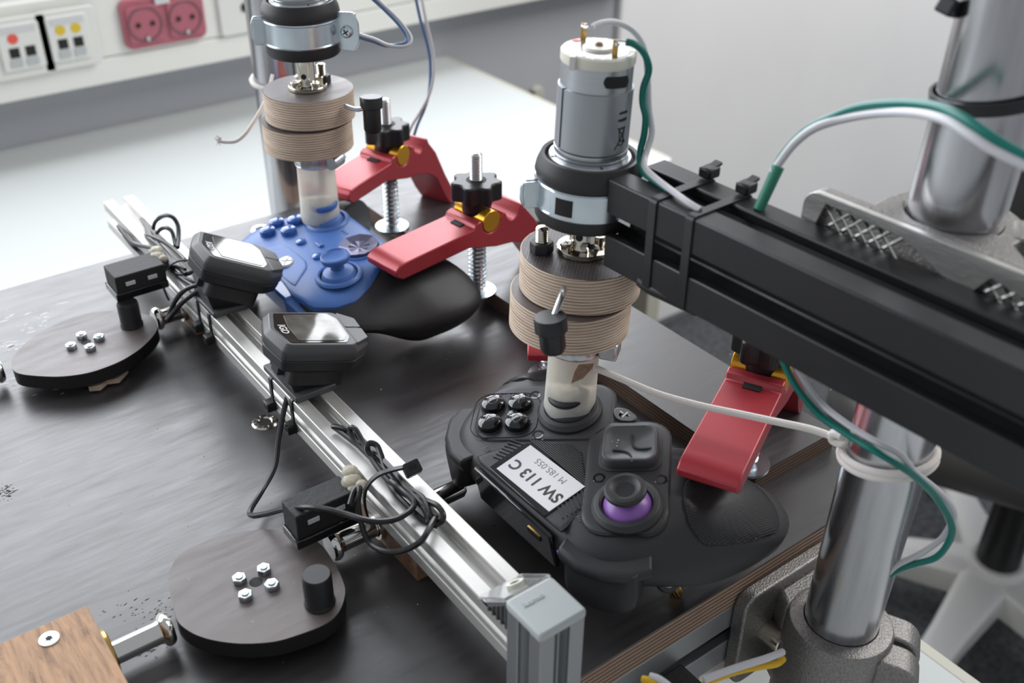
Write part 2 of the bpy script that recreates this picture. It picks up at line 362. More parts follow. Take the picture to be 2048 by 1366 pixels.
for k, (u, v, st, lab) in enumerate(((38, 92, [REDS], 'white network outlet with one red dot, left in the two-gang frame'), (134, 74, [YEL, YEL], 'white network outlet with two yellow dots, nearer the red socket'))):
    cx, cz = fq(u, v)
    t = thing('network_outlet', lab, 'outlet', (cx, YT - 6, cz - 36), 'network outlets in the trunking')
    part('cover', plate(G(), cx - 36, cx + 36, cz - 37, cz + 37, 5, YT - 9, YT - 6), SOCKW, t, bev=1.5)
    i = part('insert', plate(G(), cx - 25, cx + 25, cz - 26, cz + 30, 3, YT - 13, YT - 9), SOCKW, t, bev=1)
    for j in (-1, 1):
        part('port', G().box(cx + j * 9.5 - 6, cx + j * 9.5 + 6, YT - 13.6, YT - 11, cz - 10, cz + 2), DARK, i)
        part('port_shutter', G().box(cx + j * 9.5 - 7, cx + j * 9.5 + 7, YT - 14.5, YT - 12, cz - 21, cz - 12), GREYP, i)
    for j, sm in enumerate(st):
        x = cx - 9.5 + 19 * j if len(st) > 1 else cx - 8
        part('sticker', G().cyl((x, YT - 13.6, cz + 13), (x, YT - 12.6, cz + 13), 6.3), sm, i)
    part('name_strip', G().box(cx - 20, cx + 20, YT - 13.5, YT - 12.8, cz + 19, cz + 27), LABEL, i)
cx, cz = fq(487, 14)
t = thing('round_outlet', 'white antenna outlet with dark hole, partly hidden behind the left motor', 'outlet', (cx, YT, cz - 30))
part('cover', plate(G(), cx - 38, cx + 38, cz - 34, cz + 40, 5, YT - 6, YT), SOCKW, t, bev=1.5)
part('hole', G().cyl((cx, YT - 7.5, cz + 1), (cx, YT - 4, cz + 1), 6.5), DARK, t)
def desk(name, lab, x0, x1, y0, y1, panels, r=12):
    t = thing(name, lab, 'desk', ((x0 + x1) / 2, (y0 + y1) / 2, -900))
    part('desktop', G().prism(rpoly([(x0, y0), (x1, y0), (x1, y1), (x0, y1)], r), -195, -170), DESK, t, bev=1.5)
    part('edge_band', G().box(x1 - 10, x1 + .6, y0 + r, y1 - 2, -195.5, -169.6), DESKE, t, bev=2)
    for (a, b, c, d) in panels: part('leg_panel', G().box(a, b, c, d, -900, -195), DESKE, t, bev=2)
    return t
desk('desk', 'wide white desk standing against the grey back wall', -1700, 946, 905, 1448, [(920, 945, 907, 1440), (-1690, -1665, 907, 1440)])
desk('desk', 'white desk under the test rig with a beige edge at lower right', -1100, 509, -700, 880, [(480, 505, -690, 870), (-1090, -1065, -690, 870)])
# ------------------------------------------------------------ test board
t = thing('test_board', 'large black film-faced plywood board carrying the whole test rig', 'board', (180, 480, -18))
bp = [(-60, 228), (175.5, 228), (175.5, 239.5), (203, 239.5), (203, 228), (429, 228), (429, 727), (-60, 727)]
part('plywood_core', G().prism(bp, -18, -.7), PLYB, t)
part('film_face', G().prism(bp, -.7, 0), FILM, t)
def worn(name, spots, m, hz, seed, n0, r0, r1, el):
    rnd = random.Random(seed); g = G()
    for (u, v, su, sv) in spots:
        for k in range(n0):
            p = at(u + rnd.gauss(0, su), v + rnd.gauss(0, sv), 0); r_ = rnd.uniform(r0, r1); a = rnd.uniform(-.25, .25); ex = rnd.uniform(1, el)
            n = 7; ring = [(p.x + r_ * rnd.uniform(.5, 1.1) * ex * math.cos(2 * PI * i / n) * math.cos(a) - r_ * rnd.uniform(.5, 1) * math.sin(2 * PI * i / n) * math.sin(a), p.y + r_ * ex * math.cos(2 * PI * i / n) * math.sin(a) + r_ * rnd.uniform(.5, 1) * math.sin(2 * PI * i / n) * math.cos(a)) for i in range(n)]
            g.prism(ring, -.02, hz)
    return part(name, g, m, tb, kind='stuff')
tb = t
worn('film_scratches', [(60, 640, 34, 14), (110, 668, 24, 10), (25, 690, 18, 6), (60, 770, 30, 10)], LABEL, .03, 3, 22, .25, .8, 9)
worn('tar_specks', [(300, 1225, 42, 14), (275, 1300, 25, 8), (650, 985, 20, 6), (12, 985, 9, 8)], DARK, .05, 5, 60, .15, .55, 3)
worn('dust_specks', [(450, 1000, 220, 120), (900, 760, 100, 60), (1480, 800, 120, 60), (700, 1200, 100, 60)], LABEL, .25, 9, 10, .12, .32, 2)
t = thing('raised_board', 'narrower black plywood board screwed onto the right side of the large board', 'board', (397, 480, 0))
part('plywood_core', G().box(364.5, 429, 268, 726.5, 0, 10.6), PLYD, t)
part('film_face', G().box(364.5, 429, 268, 726.5, 10.6, 11.2), FILM, t)
def profile_poly(w, h, slots, s=3.6, tl=2.0, c=6.0, dp=6.5):
    """outline of a slotted extrusion; slots = (top, right, bottom, left)"""
    a, b = w / 2, h / 2; o = []
    for k, (A, Bb) in enumerate(((a, b), (b, a), (a, b), (b, a))):     # walk the sides top,left,bottom,right
        side = [(A, Bb)]
        if slots[k]: side += [(s, Bb), (s, Bb - tl), (c, Bb - tl - .01), (c * .55, Bb - dp), (-c * .55, Bb - dp), (-c, Bb - tl - .01), (-s, Bb - tl), (-s, Bb)]
        ca, sa = ((1, 0), (0, 1), (-1, 0), (0, -1))[k]
        o += [(x * ca - y * sa, x * sa + y * ca) for x, y in side]
    return o
P22 = profile_poly(22, 21, (1, 1, 1, 1))
def mm(p, q, up=(0, 0, 1)):           # frame whose z runs from p to q and whose y is up
    z = nrm(V(q) - V(p)); y = V(up); y = nrm(y - z * y.dot(z)); return axes(p, y.cross(z), y, z), (V(q) - V(p)).length
M, ln = mm((190.4, 238, 30.5), (193.4, 737, 30.5))
part('slotted_rail', G().prism(P22, 0, ln, M), ALU, bev=.5, org=(191, 480, 20), tag=('long silver slotted aluminium rail crossing the board under the two displays', 'rail'))
t = thing('corner_post', 'upright silver aluminium profile post at the near end of the rail', 'post', (189.3, 227.5, -170))
M = axes((189.3, 227.5, 0), (1, 0, 0), (0, 1, 0), (0, 0, 1))
part('profile', G().prism(profile_poly(22.4, 22, (1, 1, 1, 1), 3.8), -170, 53.5, M), ALUD, t, bev=.5)
cap = part('end_cap', G().prism(rrect(11.8, 11.6, 1.8), 53.5, 58, M), GREYP, t, bev=1.3, seg=3)
text('lettering', 'Rexroth', 3.1, axes((186.6, 232.2, 58.1), (1, 0, 0), (0, 1, 0), (0, 0, 1)), GREYP, cap, .5, True)
M, ln = mm((205, 248, -38), (429, 248, -38))
part('frame_profile', G().prism(profile_poly(40, 40, (1, 1, 1, 1), 4.8, 5, 9, 12), 0, ln, M), ALUD, bev=.6, org=(310, 248, -58), tag=('grey aluminium frame profile under the near edge of the plywood board', 'profile'))
for x, y, lab in ((205, 600, 'grey aluminium leg under the back of the plywood board'), (410, 300, 'grey aluminium leg under the right side of the plywood board')):
    M = tr(x, y, 0); part('support_profile', G().prism(profile_poly(40, 40, (1, 1, 1, 1), 4.8, 5, 9, 12), -170, -18 if y > 400 else -18, M), ALUD, org=(x, y, -170), tag=(lab, 'leg'))
t = thing('cardboard_box', 'light brown box standing under the rig frame', 'box', (290, 320, -170))
part('box_body', G().box(228, 336, 262, 420, -170, -70), CRDB, t, bev=1)
part('box_lid', G().box(227, 337, 261, 421, -78, -68), CRDB, t, bev=.6)
# angle bracket with clear cover between rail and post
t = thing('angle_bracket', 'die-cast corner bracket with clear plastic cover joining rail and post', 'bracket', (189.3, 246, 41))
Mx = axes((0, 0, 0), (0, 1, 0), (0, 0, 1), (1, 0, 0))
part('side_rib', G().prism([(239, 41), (257, 41), (239, 56)], 179, 181, Mx), ALUD, t)
part('side_rib', G().prism([(239, 41), (257, 41), (239, 56)], 198, 200, Mx), ALUD, t)
for k in range(5): part('rib', G().prism([(239 + k * 3, 41), (240 + k * 3, 41), (240 + k * 3, 54 - k * 2.7), (239 + k * 3, 54.5 - k * 2.7)], 178.2, 179, Mx), GPL, t)
part('foot', G().box(179, 200, 239, 258, 41, 43), ALUD, t, bev=.4)
part('cover', G().prism([(239, 57), (240, 58), (259, 43), (258.5, 42)], 178, 201, Mx), CLEAR, t, bev=.3)
nn = nrm(V((0, 15, 19)))
part('screw_socket', G().lathe([(2.2, -2), (2.2, 1.6), (4, 1.6), (4, -2)], 20, frame((189.5, 247.5, 52), nn), ring=True), WHP, t)
part('screw_hole', G().cyl((189.5, 247.5, 51.2), V((189.5, 247.5, 51.2)) + nn * .8, 2.3), DARK, t)
# ------------------------------------------------------------ cams, rods, wood blocks
def cam_disc(lab, outline, zt, ctr, nuts, pin, pin_top, ragged=False):
    t = thing('cam_disc', lab, 'disc', (ctr.x, ctr.y, zt - 10))
    pl = [(p.x, p.y) for p in spl([at(u, v, zt) for u, v in outline], 4, True)]
    part('plate', G().prism(pl, zt - 9, zt - .5), EDGEK, t)
    part('film_face', G().prism([(x, y) for x, y in pl], zt - .5, zt), FILMB, t)
    part('shaft', G().cyl((ctr.x, ctr.y, 0), (ctr.x, ctr.y, zt - 8), 5), STEEL, t)
    part('centre_hole', G().cyl((ctr.x, ctr.y, zt - .4), (ctr.x, ctr.y, zt + .08), 3.1), DARK, t)
    for u, v in nuts:
        p = at(u, v, zt + 3)
        b = part('nut', G().prism(hexa(3.5), 0, 2.9, tr(p.x, p.y, zt) @ rz(random.random())), ZINC, t, bev=.4)
        part('stud', G().cyl((p.x, p.y, zt), (p.x, p.y, zt + 3.6), 1.9), ZINC, b, bev=.3)
    p = at(*pin, zt); part('magnet_pin', G().lathe([(0, 0), (6.9, 0), (7.1, 1), (6.6, 2), (6.6, pin_top - zt - 1.2), (6, pin_top - zt), (0, pin_top - zt)], 28, tr(p.x, p.y, zt)), BP, t)
    if ragged:
        pts = [at(u, v, 3) for u, v in ((158, 770), (176, 768), (178, 779), (200, 777), (214, 765), (238, 762), (256, 742), (240, 735), (170, 745))]
        part('torn_veneer', G().prism([(q.x, q.y) for q in pts], 1.5, 4.5), PLYL, t)
    return t
oc = [(338, 1150), (339, 1178), (348, 1218), (356, 1243), (378, 1262), (410, 1276), (450, 1284), (492, 1287), (548, 1283), (598, 1269), (650, 1248), (678, 1223), (690, 1188), (685, 1160), (668, 1125), (643, 1090), (612, 1072), (577, 1062), (527, 1059), (475, 1065), (422, 1079), (380, 1097), (352, 1118)]
cam_disc('near dark brown cam disc with black pin, beside the oak block', oc, 16, at(512, 1164, 16), [(478, 1153), (527, 1134), (543, 1165), (490, 1186)], (640, 1206), 34)
oc = [(23, 726), (25, 737), (33, 745), (55, 750), (100, 753), (133, 752), (174, 746), (207, 736), (241, 722), (274, 702), (296, 683), (310, 666), (315, 653), (310, 638), (296, 630), (266, 624), (232, 622), (191, 624), (149, 633), (113, 648), (80, 665), (55, 683), (37, 701), (25, 716)]
cam_disc('far dark brown cam disc at left, its pin under the sensor block', oc, 16, at(172, 684, 16), [(141, 688), (162, 667), (197, 671), (179, 691)], (264, 650), 33, True)
def rod(lab, x0, x1, y, fl, grp='push rods beside the cams', r=5.2):
    t = thing('push_rod', lab, 'rod', ((x0 + x1) / 2, y, 10 - r), grp)
    part('shaft', G().cyl((x0, y, 10.5), (x1, y, 10.5), r), CHROME, t)
    x, d = fl; part('flange', G().lathe([(0, -.6), (6.6, -.6), (7.6, .6), (7.8, 2.4), (7, 3.8), (5.6, 4.6), (5.2, 6)], 28, frame((x, y, 10.5), (d, 0, 0))), CHROME, t)
rod('chrome push rod between the oak block and the near cam', 47, 75, 350.3, (75.5, -1))
rod('chrome push rod between the near cam and the rail', 158, 184, 353.5, (157, 1))
rod('chrome push rod between the far cam and the rail', 167, 186, 608, (166.5, 1))
rod('chrome push rod left of the far cam at the picture edge', 15, 69, 605.7, (70.5, -1))
part('rod_tip', G().lathe([(0, 0), (5.2, 0), (5.2, 26), (4, 28), (0, 28)], 24, frame((206, 352.5, 10.5), (1, 0, 0))), CHROME, org=(206, 352, 5), tag=('chrome rod tip right of the rail pushing the black controller', 'rod'))
def guide(lab, y, y0, y1, x0=170, x1=212):
    t = thing('rod_guide', lab, 'block', ((x0 + x1) / 2, y, 0))
    part('block', G().box(x0, x1, y0, y1, 0, 19.6), BEECH, t, bev=.4)
    part('bushing', G().lathe([(5.3, 0), (7, 0), (7, 2), (5.3, 2)], 24, frame((x0 - .5, y, 10.5), (-1, 0, 0)), ring=True), CHROME, t)
guide('brown wood rod guide under the rail beside the near cam', 353, 318, 388, 184, 207)
guide('brown wood rod guide under the rail beside the far cam', 608, 590, 626, 186, 206)
t = thing('oak_block', 'oak bearing block with a screw at the lower left corner', 'block', (0, 340, 0))
b = [(48, 369.5), (-32, 369.5), (-32, 295), (48, 295)]
part('block', G().prism(b, 0, 25), OAK, t, bev=.4)
p = at(98, 1277, 25.5)
s_ = part('screw', G().lathe([(0, 0), (3.3, 0), (4.1, .5), (4.1, .9), (0, 1.3)], 24, tr(p.x, p.y, 24.6)), ZINC, t)
part('screw_drive', G().prism([(1.7 * (1 if k % 2 else .6) * math.cos(PI / 6 * k), 1.7 * (1 if k % 2 else .6) * math.sin(PI / 6 * k)) for k in range(12)], 25.6, 26.05, tr(p.x, p.y, 0)), DARK, s_)
part('brass_bushing', G().lathe([(5.3, 0), (11, 0), (11, 1.6), (10.4, 2.2), (5.3, 2.2)], 36, frame((48, 350.3, 11.5), (1, 0, 0)), ring=True), BRASS, t)
for u, v, lab in ((530, 845, 'silver threaded insert ring in the board left of the rail'), (521, 459, 'silver threaded insert ring in the board behind the blue controller')):
    p = at(u, v, 0); g = G().lathe([(3.6, -2), (3.6, .3), (4.4, .9), (6.6, .9), (7.6, .2), (7.6, -1)], 28, tr(p.x, p.y, 0))
    t = thing('threaded_insert', lab, 'insert', (p.x, p.y, 0), 'threaded inserts'); part('flange', g, NICKEL, t)
    part('bore', G().cyl((p.x, p.y, -1), (p.x, p.y, .25), 3.8), DARK, t)
    for k in range(10): a = k * PI / 5; part('notch', G().box(-.45, .45, 4.7, 6.4, .7, 1.05, tr(p.x, p.y, 0) @ rz(a)), STEEL, t)
p = at(1336, 1160, 9)
t = thing('knurled_screw', 'nickel knurled screw with a black ring under the black controller', 'screw', (p.x, p.y, 0))
nn = nrm(V((-.45, -.45, .75))); kd = nrm(V((.35, -.25, -.9)))
part('ring', G().lathe([(3.6, -.6), (3.6, 1.0), (5.6, .8), (5.8, -.4), (5.2, -1.2)], 28, frame(p, nn), ring=True), BPG, t)
part('rim', G().lathe([(5.6, -1.0), (6.3, -.2), (5.6, .9)], 28, frame(p, nn)), NICKEL, t)
part('inner_rim', G().lathe([(3.2, .6), (3.5, 1.2), (3.8, .9)], 24, frame(p, nn)), NICKEL, t)
q = p + V((1.6, -1.2, -1.5))
part('knurl', G().prism([((3.4 if k % 2 else 2.9) * math.cos(PI / 12 * k), (3.4 if k % 2 else 2.9) * math.sin(PI / 12 * k)) for k in range(24)], 0, 7.5, frame(q, kd)), BRASS, t, bev=.2)
# ------------------------------------------------------------ reed sensors glued to the rail
def sensor(lab, x0, x1, y0, y1, z0, z1, ends):
    t = thing('reed_sensor', lab, 'sensor', ((x0 + x1) / 2, (y0 + y1) / 2, z0))
    part('housing', G().box(x0, x1, y0, y1, z0 + 4, z1), CRACK, t, bev=.7)
    part('base', G().box(x0 - 1.5, x1, y0 - 1.5, y1 - 1, z0, z0 + 5), BPG, t, bev=.6)
    for k in (.28, .72):
        x = x0 + (x1 - x0) * k; part('contact', G().box(x - 3, x + 3, y0 - .5, y0 + 1, z1 - 7.5, z1 - 4.8), LABEL, t, bev=.2)
    g = G()
    for dx, dy, dz, r in ((0, 0, 0, 5.5), (1.5, 4, 2.5, 4.5), (-1, -4, -1.5, 4.2), (2, -6, 1, 3.4)):
        g.lathe([(0, -r * .8), (r * .7, -r * .55), (r, 0), (r * .7, r * .55), (0, r * .8)], 14, tr(ends.x + dx, ends.y + dy, ends.z + dz))
    part('hot_glue', g, GLUE, t, bev=.8)
    return t
sensor('near black reed sensor glued to the rail beside the near cam', 141, 172, 352, 367, 20, 39, V((174.5, 359, 39)))
sensor('far black reed sensor with two light contacts glued to the rail', 146, 178, 603, 624, 34, 50, V((179, 620, 47)))
# ------------------------------------------------------------ bicycle computers on the rail
def computer(lab, o, yaw, roll, zr, yr, k=1.14):
    """o = middle of the display face, roll = droop towards +x"""
    t = thing('cycle_computer', lab, 'display', (193, o[1], 41))
    M = tr(*o) @ rz(yaw) @ Matrix.Rotation(roll, 4, 'Y') @ Matrix.Scale(k, 4)
    out = rpoly([(-20, 17.5), (-24.5, 0), (-20, -17.5), (15, -18), (24, -10), (24, 10), (15, 18)], 2.2, 3)
    def sc_(k, ox=0): return [(x * k + ox, y * k) for x, y in out]
    def ring(k, z, ox=0): return [(x, y, z) for x, y in sc_(k, ox)]
    part('top_shell', G().loft([ring(.97, -8.2), ring(1, -7), ring(1.0, -3.2), ring(.90, 0)], M=M), GPL, t, bev=.35)
    part('bottom_shell', G().loft([ring(.80, -15.5), ring(.95, -13.5), ring(.985, -8.7), ring(.96, -8.2)], M=M), BPM, t, bev=.4)
    part('seam', G().loft([ring(.945, -8.9), ring(.945, -7.9)], M=M), DARK, t)
    sp = rpoly([(-16.2, 14.3), (-20, 0), (-16.2, -14.3), (10.6, -14.6), (13.8, -9), (13.8, 9), (10.6, 14.6)], 1.2, 3)
    bz = part('bezel', G().prism(sp, -.6, .25, M), BPG, t)
    si = rpoly([(-11.8, 12.6), (-13.2, 0), (-11.8, -12.6), (9.6, -13), (12.4, -8), (12.4, 8), (9.6, 13)], 1, 3)
    part('screen', G().prism(si, .25, .45, M), SCREEN, bz)
    text('lettering', 'IGD', 5, M @ tr(-16.0, -1.5, .28) @ rz(-PI / 2), LOGO, bz, .06, True)
    for k in (-1, 1):
        bq = [(15.2, k * .5), (23.2, k * .5), (23.2, k * 9.6), (15.6, k * 15.4)]
        part('button', G().prism(rpoly(bq, .8, 2), -3, .35, M), GPL, t, bev=.4)
    part('mount', G().prism(rrect(14, 15, 4), -23, -15, M), BPM, t, bev=.8)
    part('mount_clip', G().box(-17, -9, -6, 6, -22, -16, M), BPM, t, bev=.6)
    part('rail_foot', G().box(181, 205, yr - 20, yr + 20, zr, zr + 3.6), GPL, t, bev=.8)
    part('pillar', G().loft([[(183, yr - 15, zr + 3), (204, yr - 15, zr + 3), (204, yr + 15, zr + 3), (183, yr + 15, zr + 3)], [tuple(M @ V(p)) for p in ((-13, -13, -22), (13, -13, -22), (13, 13, -22), (-13, 13, -22))]]), BPM, t, bev=.6)
    return t, M
cc2, M2 = computer('near black cycle computer on the rail with a bright reflecting screen', (204.5, 447, 71), -.16, .27, 41, 449)
cc1, M1 = computer('far black cycle computer on the rail, tilted, before the blue controller', (207, 549, 73), -.22, .46, 41, 556)
def xr(y): return 190.4 + (y - 238) * .006        # rail middle
def PZ(l): return [at(*q) for q in l]
def zip_tie(name, lab, y, head, grp='zip ties round the rail', lift=0, yt=0):
    x = xr(y); t = thing(name, lab, 'zip tie', (x, y, 19), grp)
    a, b = 12.0, 11.5
    pl = [(x + px, y + yt * pz, 30.5 + pz + (lift if pz > 0 else 0) * (1 - (px / a) ** 2 * .6)) for px, pz in rrect(a, b, 2.2, 4)]
    part('strap', G().strap(pl, (0, 1, 0), 3.0, 1.0), BP, t, bev=.15)
    hx, hz = head
    part('head', G().box(x + hx - 2.8, x + hx + 2.8, y - 3.2, y + 3.2, hz - 2.8, hz + 2.8), BP, t, bev=.7)
    part('slot', G().box(x + hx - 3.0, x + hx + 1, y - 1.5, y + 1.5, hz - .9, hz + .9), DARK, t)
def yrail(u, v): return at(u, v, 41).y
zip_tie('zip_tie', 'black zip tie holding the far display foot, its rear strap', yrail(386, 606), (-13.6, 24))
zip_tie('zip_tie', 'black zip tie holding the far display foot, its front strap', yrail(419, 627), (-13.6, 24))
zip_tie('zip_tie', 'black zip tie holding the near display foot, its rear strap', yrail(540, 757), (-13.6, 24))
zip_tie('zip_tie', 'black zip tie holding the near display foot, its front strap', yrail(584, 800), (-13.6, 24))
p = at(735, 985, 38)
t = thing('zip_tie', 'large black zip tie with square head around the near cable bundle', 'zip tie', (191, 334, 19))
pl = PZ([(742, 1045, 22), (734, 1020, 30), (731, 995, 39), (737, 972, 46), (755, 953, 50), (780, 943, 51), (806, 937, 50)])
part('strap', G().strap(spl(pl, 5), (.3, .9, -.2), 3.4, 1.1, False), BP, t, bev=.15)
q = at(824, 937, 49)
h_ = part('head', G().prism(rrect(4.0, 3.4, .8, 2), -3, 3, frame(q, (-.2, -.6, .75), (1, 0, 0))), BP, t, bev=.5)
part('slot', G().prism(rrect(2, 1.2, .3, 2), 2.6, 3.1, frame(q, (-.2, -.6, .75), (1, 0, 0))), DARK, h_)
t = thing('zip_tie', 'black zip tie around the far cable bundle beside the far sensor', 'zip tie', (188, 610, 19))
pl = PZ([(340, 600, 22), (331, 580, 30), (327, 562, 37), (330, 546, 43), (345, 530, 48), (365, 522, 52), (385, 524, 53), (396, 532, 52)])
part('strap', G().strap(spl(pl, 5), (.4, .8, -.3), 3.2, 1.1, False), BP, t, bev=.15)
q = at(329, 530, 44)
part('head', G().box(-3.2, 3.2, -2.8, 2.8, -2.6, 2.6, frame(q, (-.2, -.6, .75), (1, 0, 0))), BP, t, bev=.6)
def wire(name, lab, pts, rad, m, cat='cable', n=8, seg=8, grp=None, ends=None):
    p = spl(pts, n)
    o = part(name, G().tube(p, rad, seg), m, org=p[len(p) // 2], tag=(lab, cat) if not grp else (lab, cat, grp))
    return o
def P3(l): return [ad(*q) if len(q) == 3 else V(q[0]) for q in l]
R_ = 1.45
wire('sensor_cable', 'thin black cable looping from the near display left over the board to the sensor', PZ([(593, 752, 48), (584, 766, 44), (576, 790, 39), (566, 830, 31), (557, 880, 22), (549, 935, 14), (522, 985, 10), (501, 1020, 13), (504, 1031, 15), (530, 1028, 21), (570, 1018, 32), (610, 1014, 42), (650, 1018, 45), (690, 1028, 46), (730, 1040, 47), (765, 1043, 46), (798, 1036, 45), (824, 1018, 46), (826, 1002, 47), (806, 982, 47), (782, 962, 45)]), R_, CABLE)
wire('sensor_cable', 'black cable loop hanging below the rail at the near zip tie', PZ([(700, 1010, 41), (708, 985, 44), (717, 974, 46), (719, 985, 45), (716, 1005, 41), (722, 1045, 31), (735, 1080, 24), (757, 1098, 24), (785, 1104, 28), (815, 1098, 36), (842, 1082, 44), (858, 1058, 46), (868, 1040, 45), (872, 1035, 44)]), R_, CABLE)
bund = [
 [(735, 905, 44), (700, 878, 44), (672, 857, 44), (668, 853, 45), (690, 858, 46), (712, 870, 45), (745, 900, 46), (785, 940, 47), (820, 985, 46), (850, 1018, 45), (880, 1050, 41)],
 [(790, 960, 44), (742, 915, 44), (712, 885, 45), (700, 862, 48), (703, 855, 50), (712, 860, 50), (726, 885, 47), (745, 920, 45), (775, 960, 44), (805, 985, 44), (832, 1000, 45), (850, 1020, 45), (858, 1045, 43)],
 [(760, 925, 44), (738, 905, 47), (735, 892, 50), (742, 886, 51), (754, 892, 50), (762, 910, 48), (773, 940, 45), (800, 970, 44), (830, 985, 45), (848, 1000, 46), (860, 1030, 45), (868, 1044, 42)],
 [(765, 945, 43), (790, 985, 43), (815, 1012, 43), (845, 1040, 42), (875, 1052, 40)],
 [(830, 992, 45), (858, 1004, 46), (875, 1012, 47), (886, 1028, 46), (884, 1042, 44), (873, 1047, 42)]]
t = thing('cable_bundle', 'folded black cable bundle in the rail slot below the near display', 'cable', (191, 340, 40))
for l in bund: part('cable_loop', G().tube(spl(PZ(l), 7), R_, 8), CABLE, t)
bund = [
 [(283, 438, 40), (300, 465, 43), (318, 490, 45), (335, 510, 45), (350, 530, 46), (372, 548, 46)],
 [(291, 469, 42), (303, 480, 44), (320, 494, 45), (335, 515, 45), (345, 530, 46), (370, 540, 47)],
 [(296, 470, 44), (320, 480, 47), (340, 492, 47), (358, 508, 47), (370, 520, 48)],
 [(237, 452, 32), (252, 472, 36), (268, 487, 42), (296, 494, 45), (322, 502, 46), (335, 520, 46), (345, 535, 46)],
 [(240, 458, 31), (262, 488, 33), (280, 505, 30), (292, 520, 29)],
 [(307, 458, 44), (310, 445, 49), (322, 434, 55), (336, 431, 58), (348, 437, 57), (356, 452, 53), (357, 475, 49), (355, 495, 47)],
 [(314, 466, 45), (322, 458, 50), (333, 456, 53), (343, 463, 52), (348, 478, 49), (351, 492, 47)],
 [(340, 532, 44), (355, 548, 44), (375, 548, 45), (394, 538, 46)],
 [(342, 536, 43), (360, 552, 43), (380, 560, 44), (400, 566, 46)],
 [(345, 542, 43), (370, 562, 43), (392, 574, 44), (404, 572, 46)]]
t = thing('cable_bundle', 'folded black cable bundle on the rail beside the far display', 'cable', (192, 620, 40))
for l in bund: part('cable_loop', G().tube(spl(PZ(l), 7), R_, 8), CABLE, t)
wire('sensor_cable', 'flat black cable pair bowing from the far display over the rail edge', PZ([(432, 578, 49), (415, 577, 49), (395, 583, 47), (365, 605, 40), (345, 628, 32), (336, 640, 25)]), 1.5, CABLE)
wire('sensor_cable', 'upper black cable bowing from the far display beside the rail', PZ([(420, 568, 50), (395, 570, 50), (370, 580, 46), (352, 600, 38), (340, 625, 29), (334, 641, 24)]), 1.5, CABLE)
# ------------------------------------------------------------ hold-down clamps
def star(n, r, d):
    o = []
    for k in range(n * 8):
        a = 2 * PI * k / (n * 8); o.append(((r + d * math.cos(n * a)) * math.cos(a), (r + d * math.cos(n * a)) * math.sin(a)))
    return o
def hold_clamp(lab, x, y, d, top=112, k0=81, z0=11.2, lift=0, ln_=1.0):
    t = thing('hold_down_clamp', lab, 'clamp', (x, y, z0), 'red hold-down clamps on the controllers')
    d = nrm(V((d[0], d[1], 0))); X = d * -1; Y = V((0, 0, 1)).cross(X)
    Mw = axes((x, y, lift), X, Y, (0, 0, 1))
    side = [(-79 * ln_, 56), (-79.5 * ln_, 60), (-76 * ln_, 63), (-70 * ln_, 64), (-15, 66.5), (-13.5, 69.5), (-10, 70.5), (-8.5, 70)]
    side += [(0 + 8 * math.cos(a), 67.5 + 8 * math.sin(a)) for a in [PI + .31 + k * (PI - .62) / 8 for k in range(9)]]
    side += [(10.5, 70.5), (12.5, 69.5)]
    side += [(19 + 5.8 * math.cos(a), 68.5 + 5.8 * math.sin(a)) for a in [PI + .1 + k * (PI - .2) / 7 for k in range(8)]]
    side += [(26.5, 71), (29.5, 70.5), (31.5, 66), (40, 56), (52, 38), (62, 22), (66, 15), (64, 11.4), (58, 11.2), (50, 22), (40, 35), (30, 42), (18, 46), (4, 48), (-20, 55), (-60 * ln_, 53.5), (-74 * ln_, 53)]
    side = [(px, pz - (lift if px > 45 else 0)) for px, pz in side]
    Ms = Mw @ axes((0, 0, 0), (1, 0, 0), (0, 0, 1), (0, -1, 0))
    part('clamp_arm', G().prism(side, -14.5, 14.5, Ms), RED, t, bev=.7)
    part('slot', G().loft([[(-16, -4.6, 62), (6, -4.6, 62), (6, 4.6, 62), (-16, 4.6, 62)], [(-19, -4.6, 66.9), (8, -4.6, 69), (8, 4.6, 69), (-19, 4.6, 66.9)]], M=Mw), DARK, t)
    part('barrel', G().lathe([(0, -14.5), (7, -14.5), (7.5, -14), (7.5, 14), (7, 14.5), (0, 14.5)], 32, Mw @ axes((0, 0, 67.5), (1, 0, 0), (0, 0, 1), (0, -1, 0))), GOLD, t)
    kb = part('star_knob', G().prism(star(7, 15, 1.9), k0, k0 + 12.5, Mw @ tr(0, 0, -lift)), BP, t, bev=1.2, seg=3)
    part('knob_neck', G().lathe([(0, k0 - 9.5), (8.8, k0 - 9.5), (9.6, k0 - 8), (9.6, k0 + 1), (0, k0 + 1)], 32, tr(x, y, 0)), BP, kb)
    part('knob_bore', G().cyl((x, y, k0 + 12.2), (x, y, k0 + 12.6), 6.6, n=28), DARK, kb)
    pr = [(0, z0)]; z = z0
    while z < top - 1.2: pr += [(3.55, z), (4.1, z + .45), (4.1, z + .65), (3.55, z + 1.1)]; z += 1.25
    pr += [(3.5, top - .7), (2.8, top), (0, top)]
    part('threaded_stud', G().lathe(pr, 20, tr(x, y, 0)), STEEL, t, sharp=50)
    wz = z0
    part('washer', G().lathe([(4.3, wz), (12.5, wz), (12.6, wz + 1.6), (4.3, wz + 1.9)], 36, tr(x, y, 0), ring=True), ZINC, t)
    n = 11; L = 42 - wz + 11
    hel = [(x + 5.3 * math.cos(a), y + 5.3 * math.sin(a), wz + 2.3 + (46 + lift - wz - 2.3) * a / (2 * PI * n)) for a in [k * 2 * PI / 14 for k in range(14 * n + 1)]]
    part('spring', G().tube(hel, .75, 6), ZINC, t)
hold_clamp('red hold-down clamp pressing the left grip of the blue controller', 357.1, 513.9, (-1, -.13), lift=1.5)
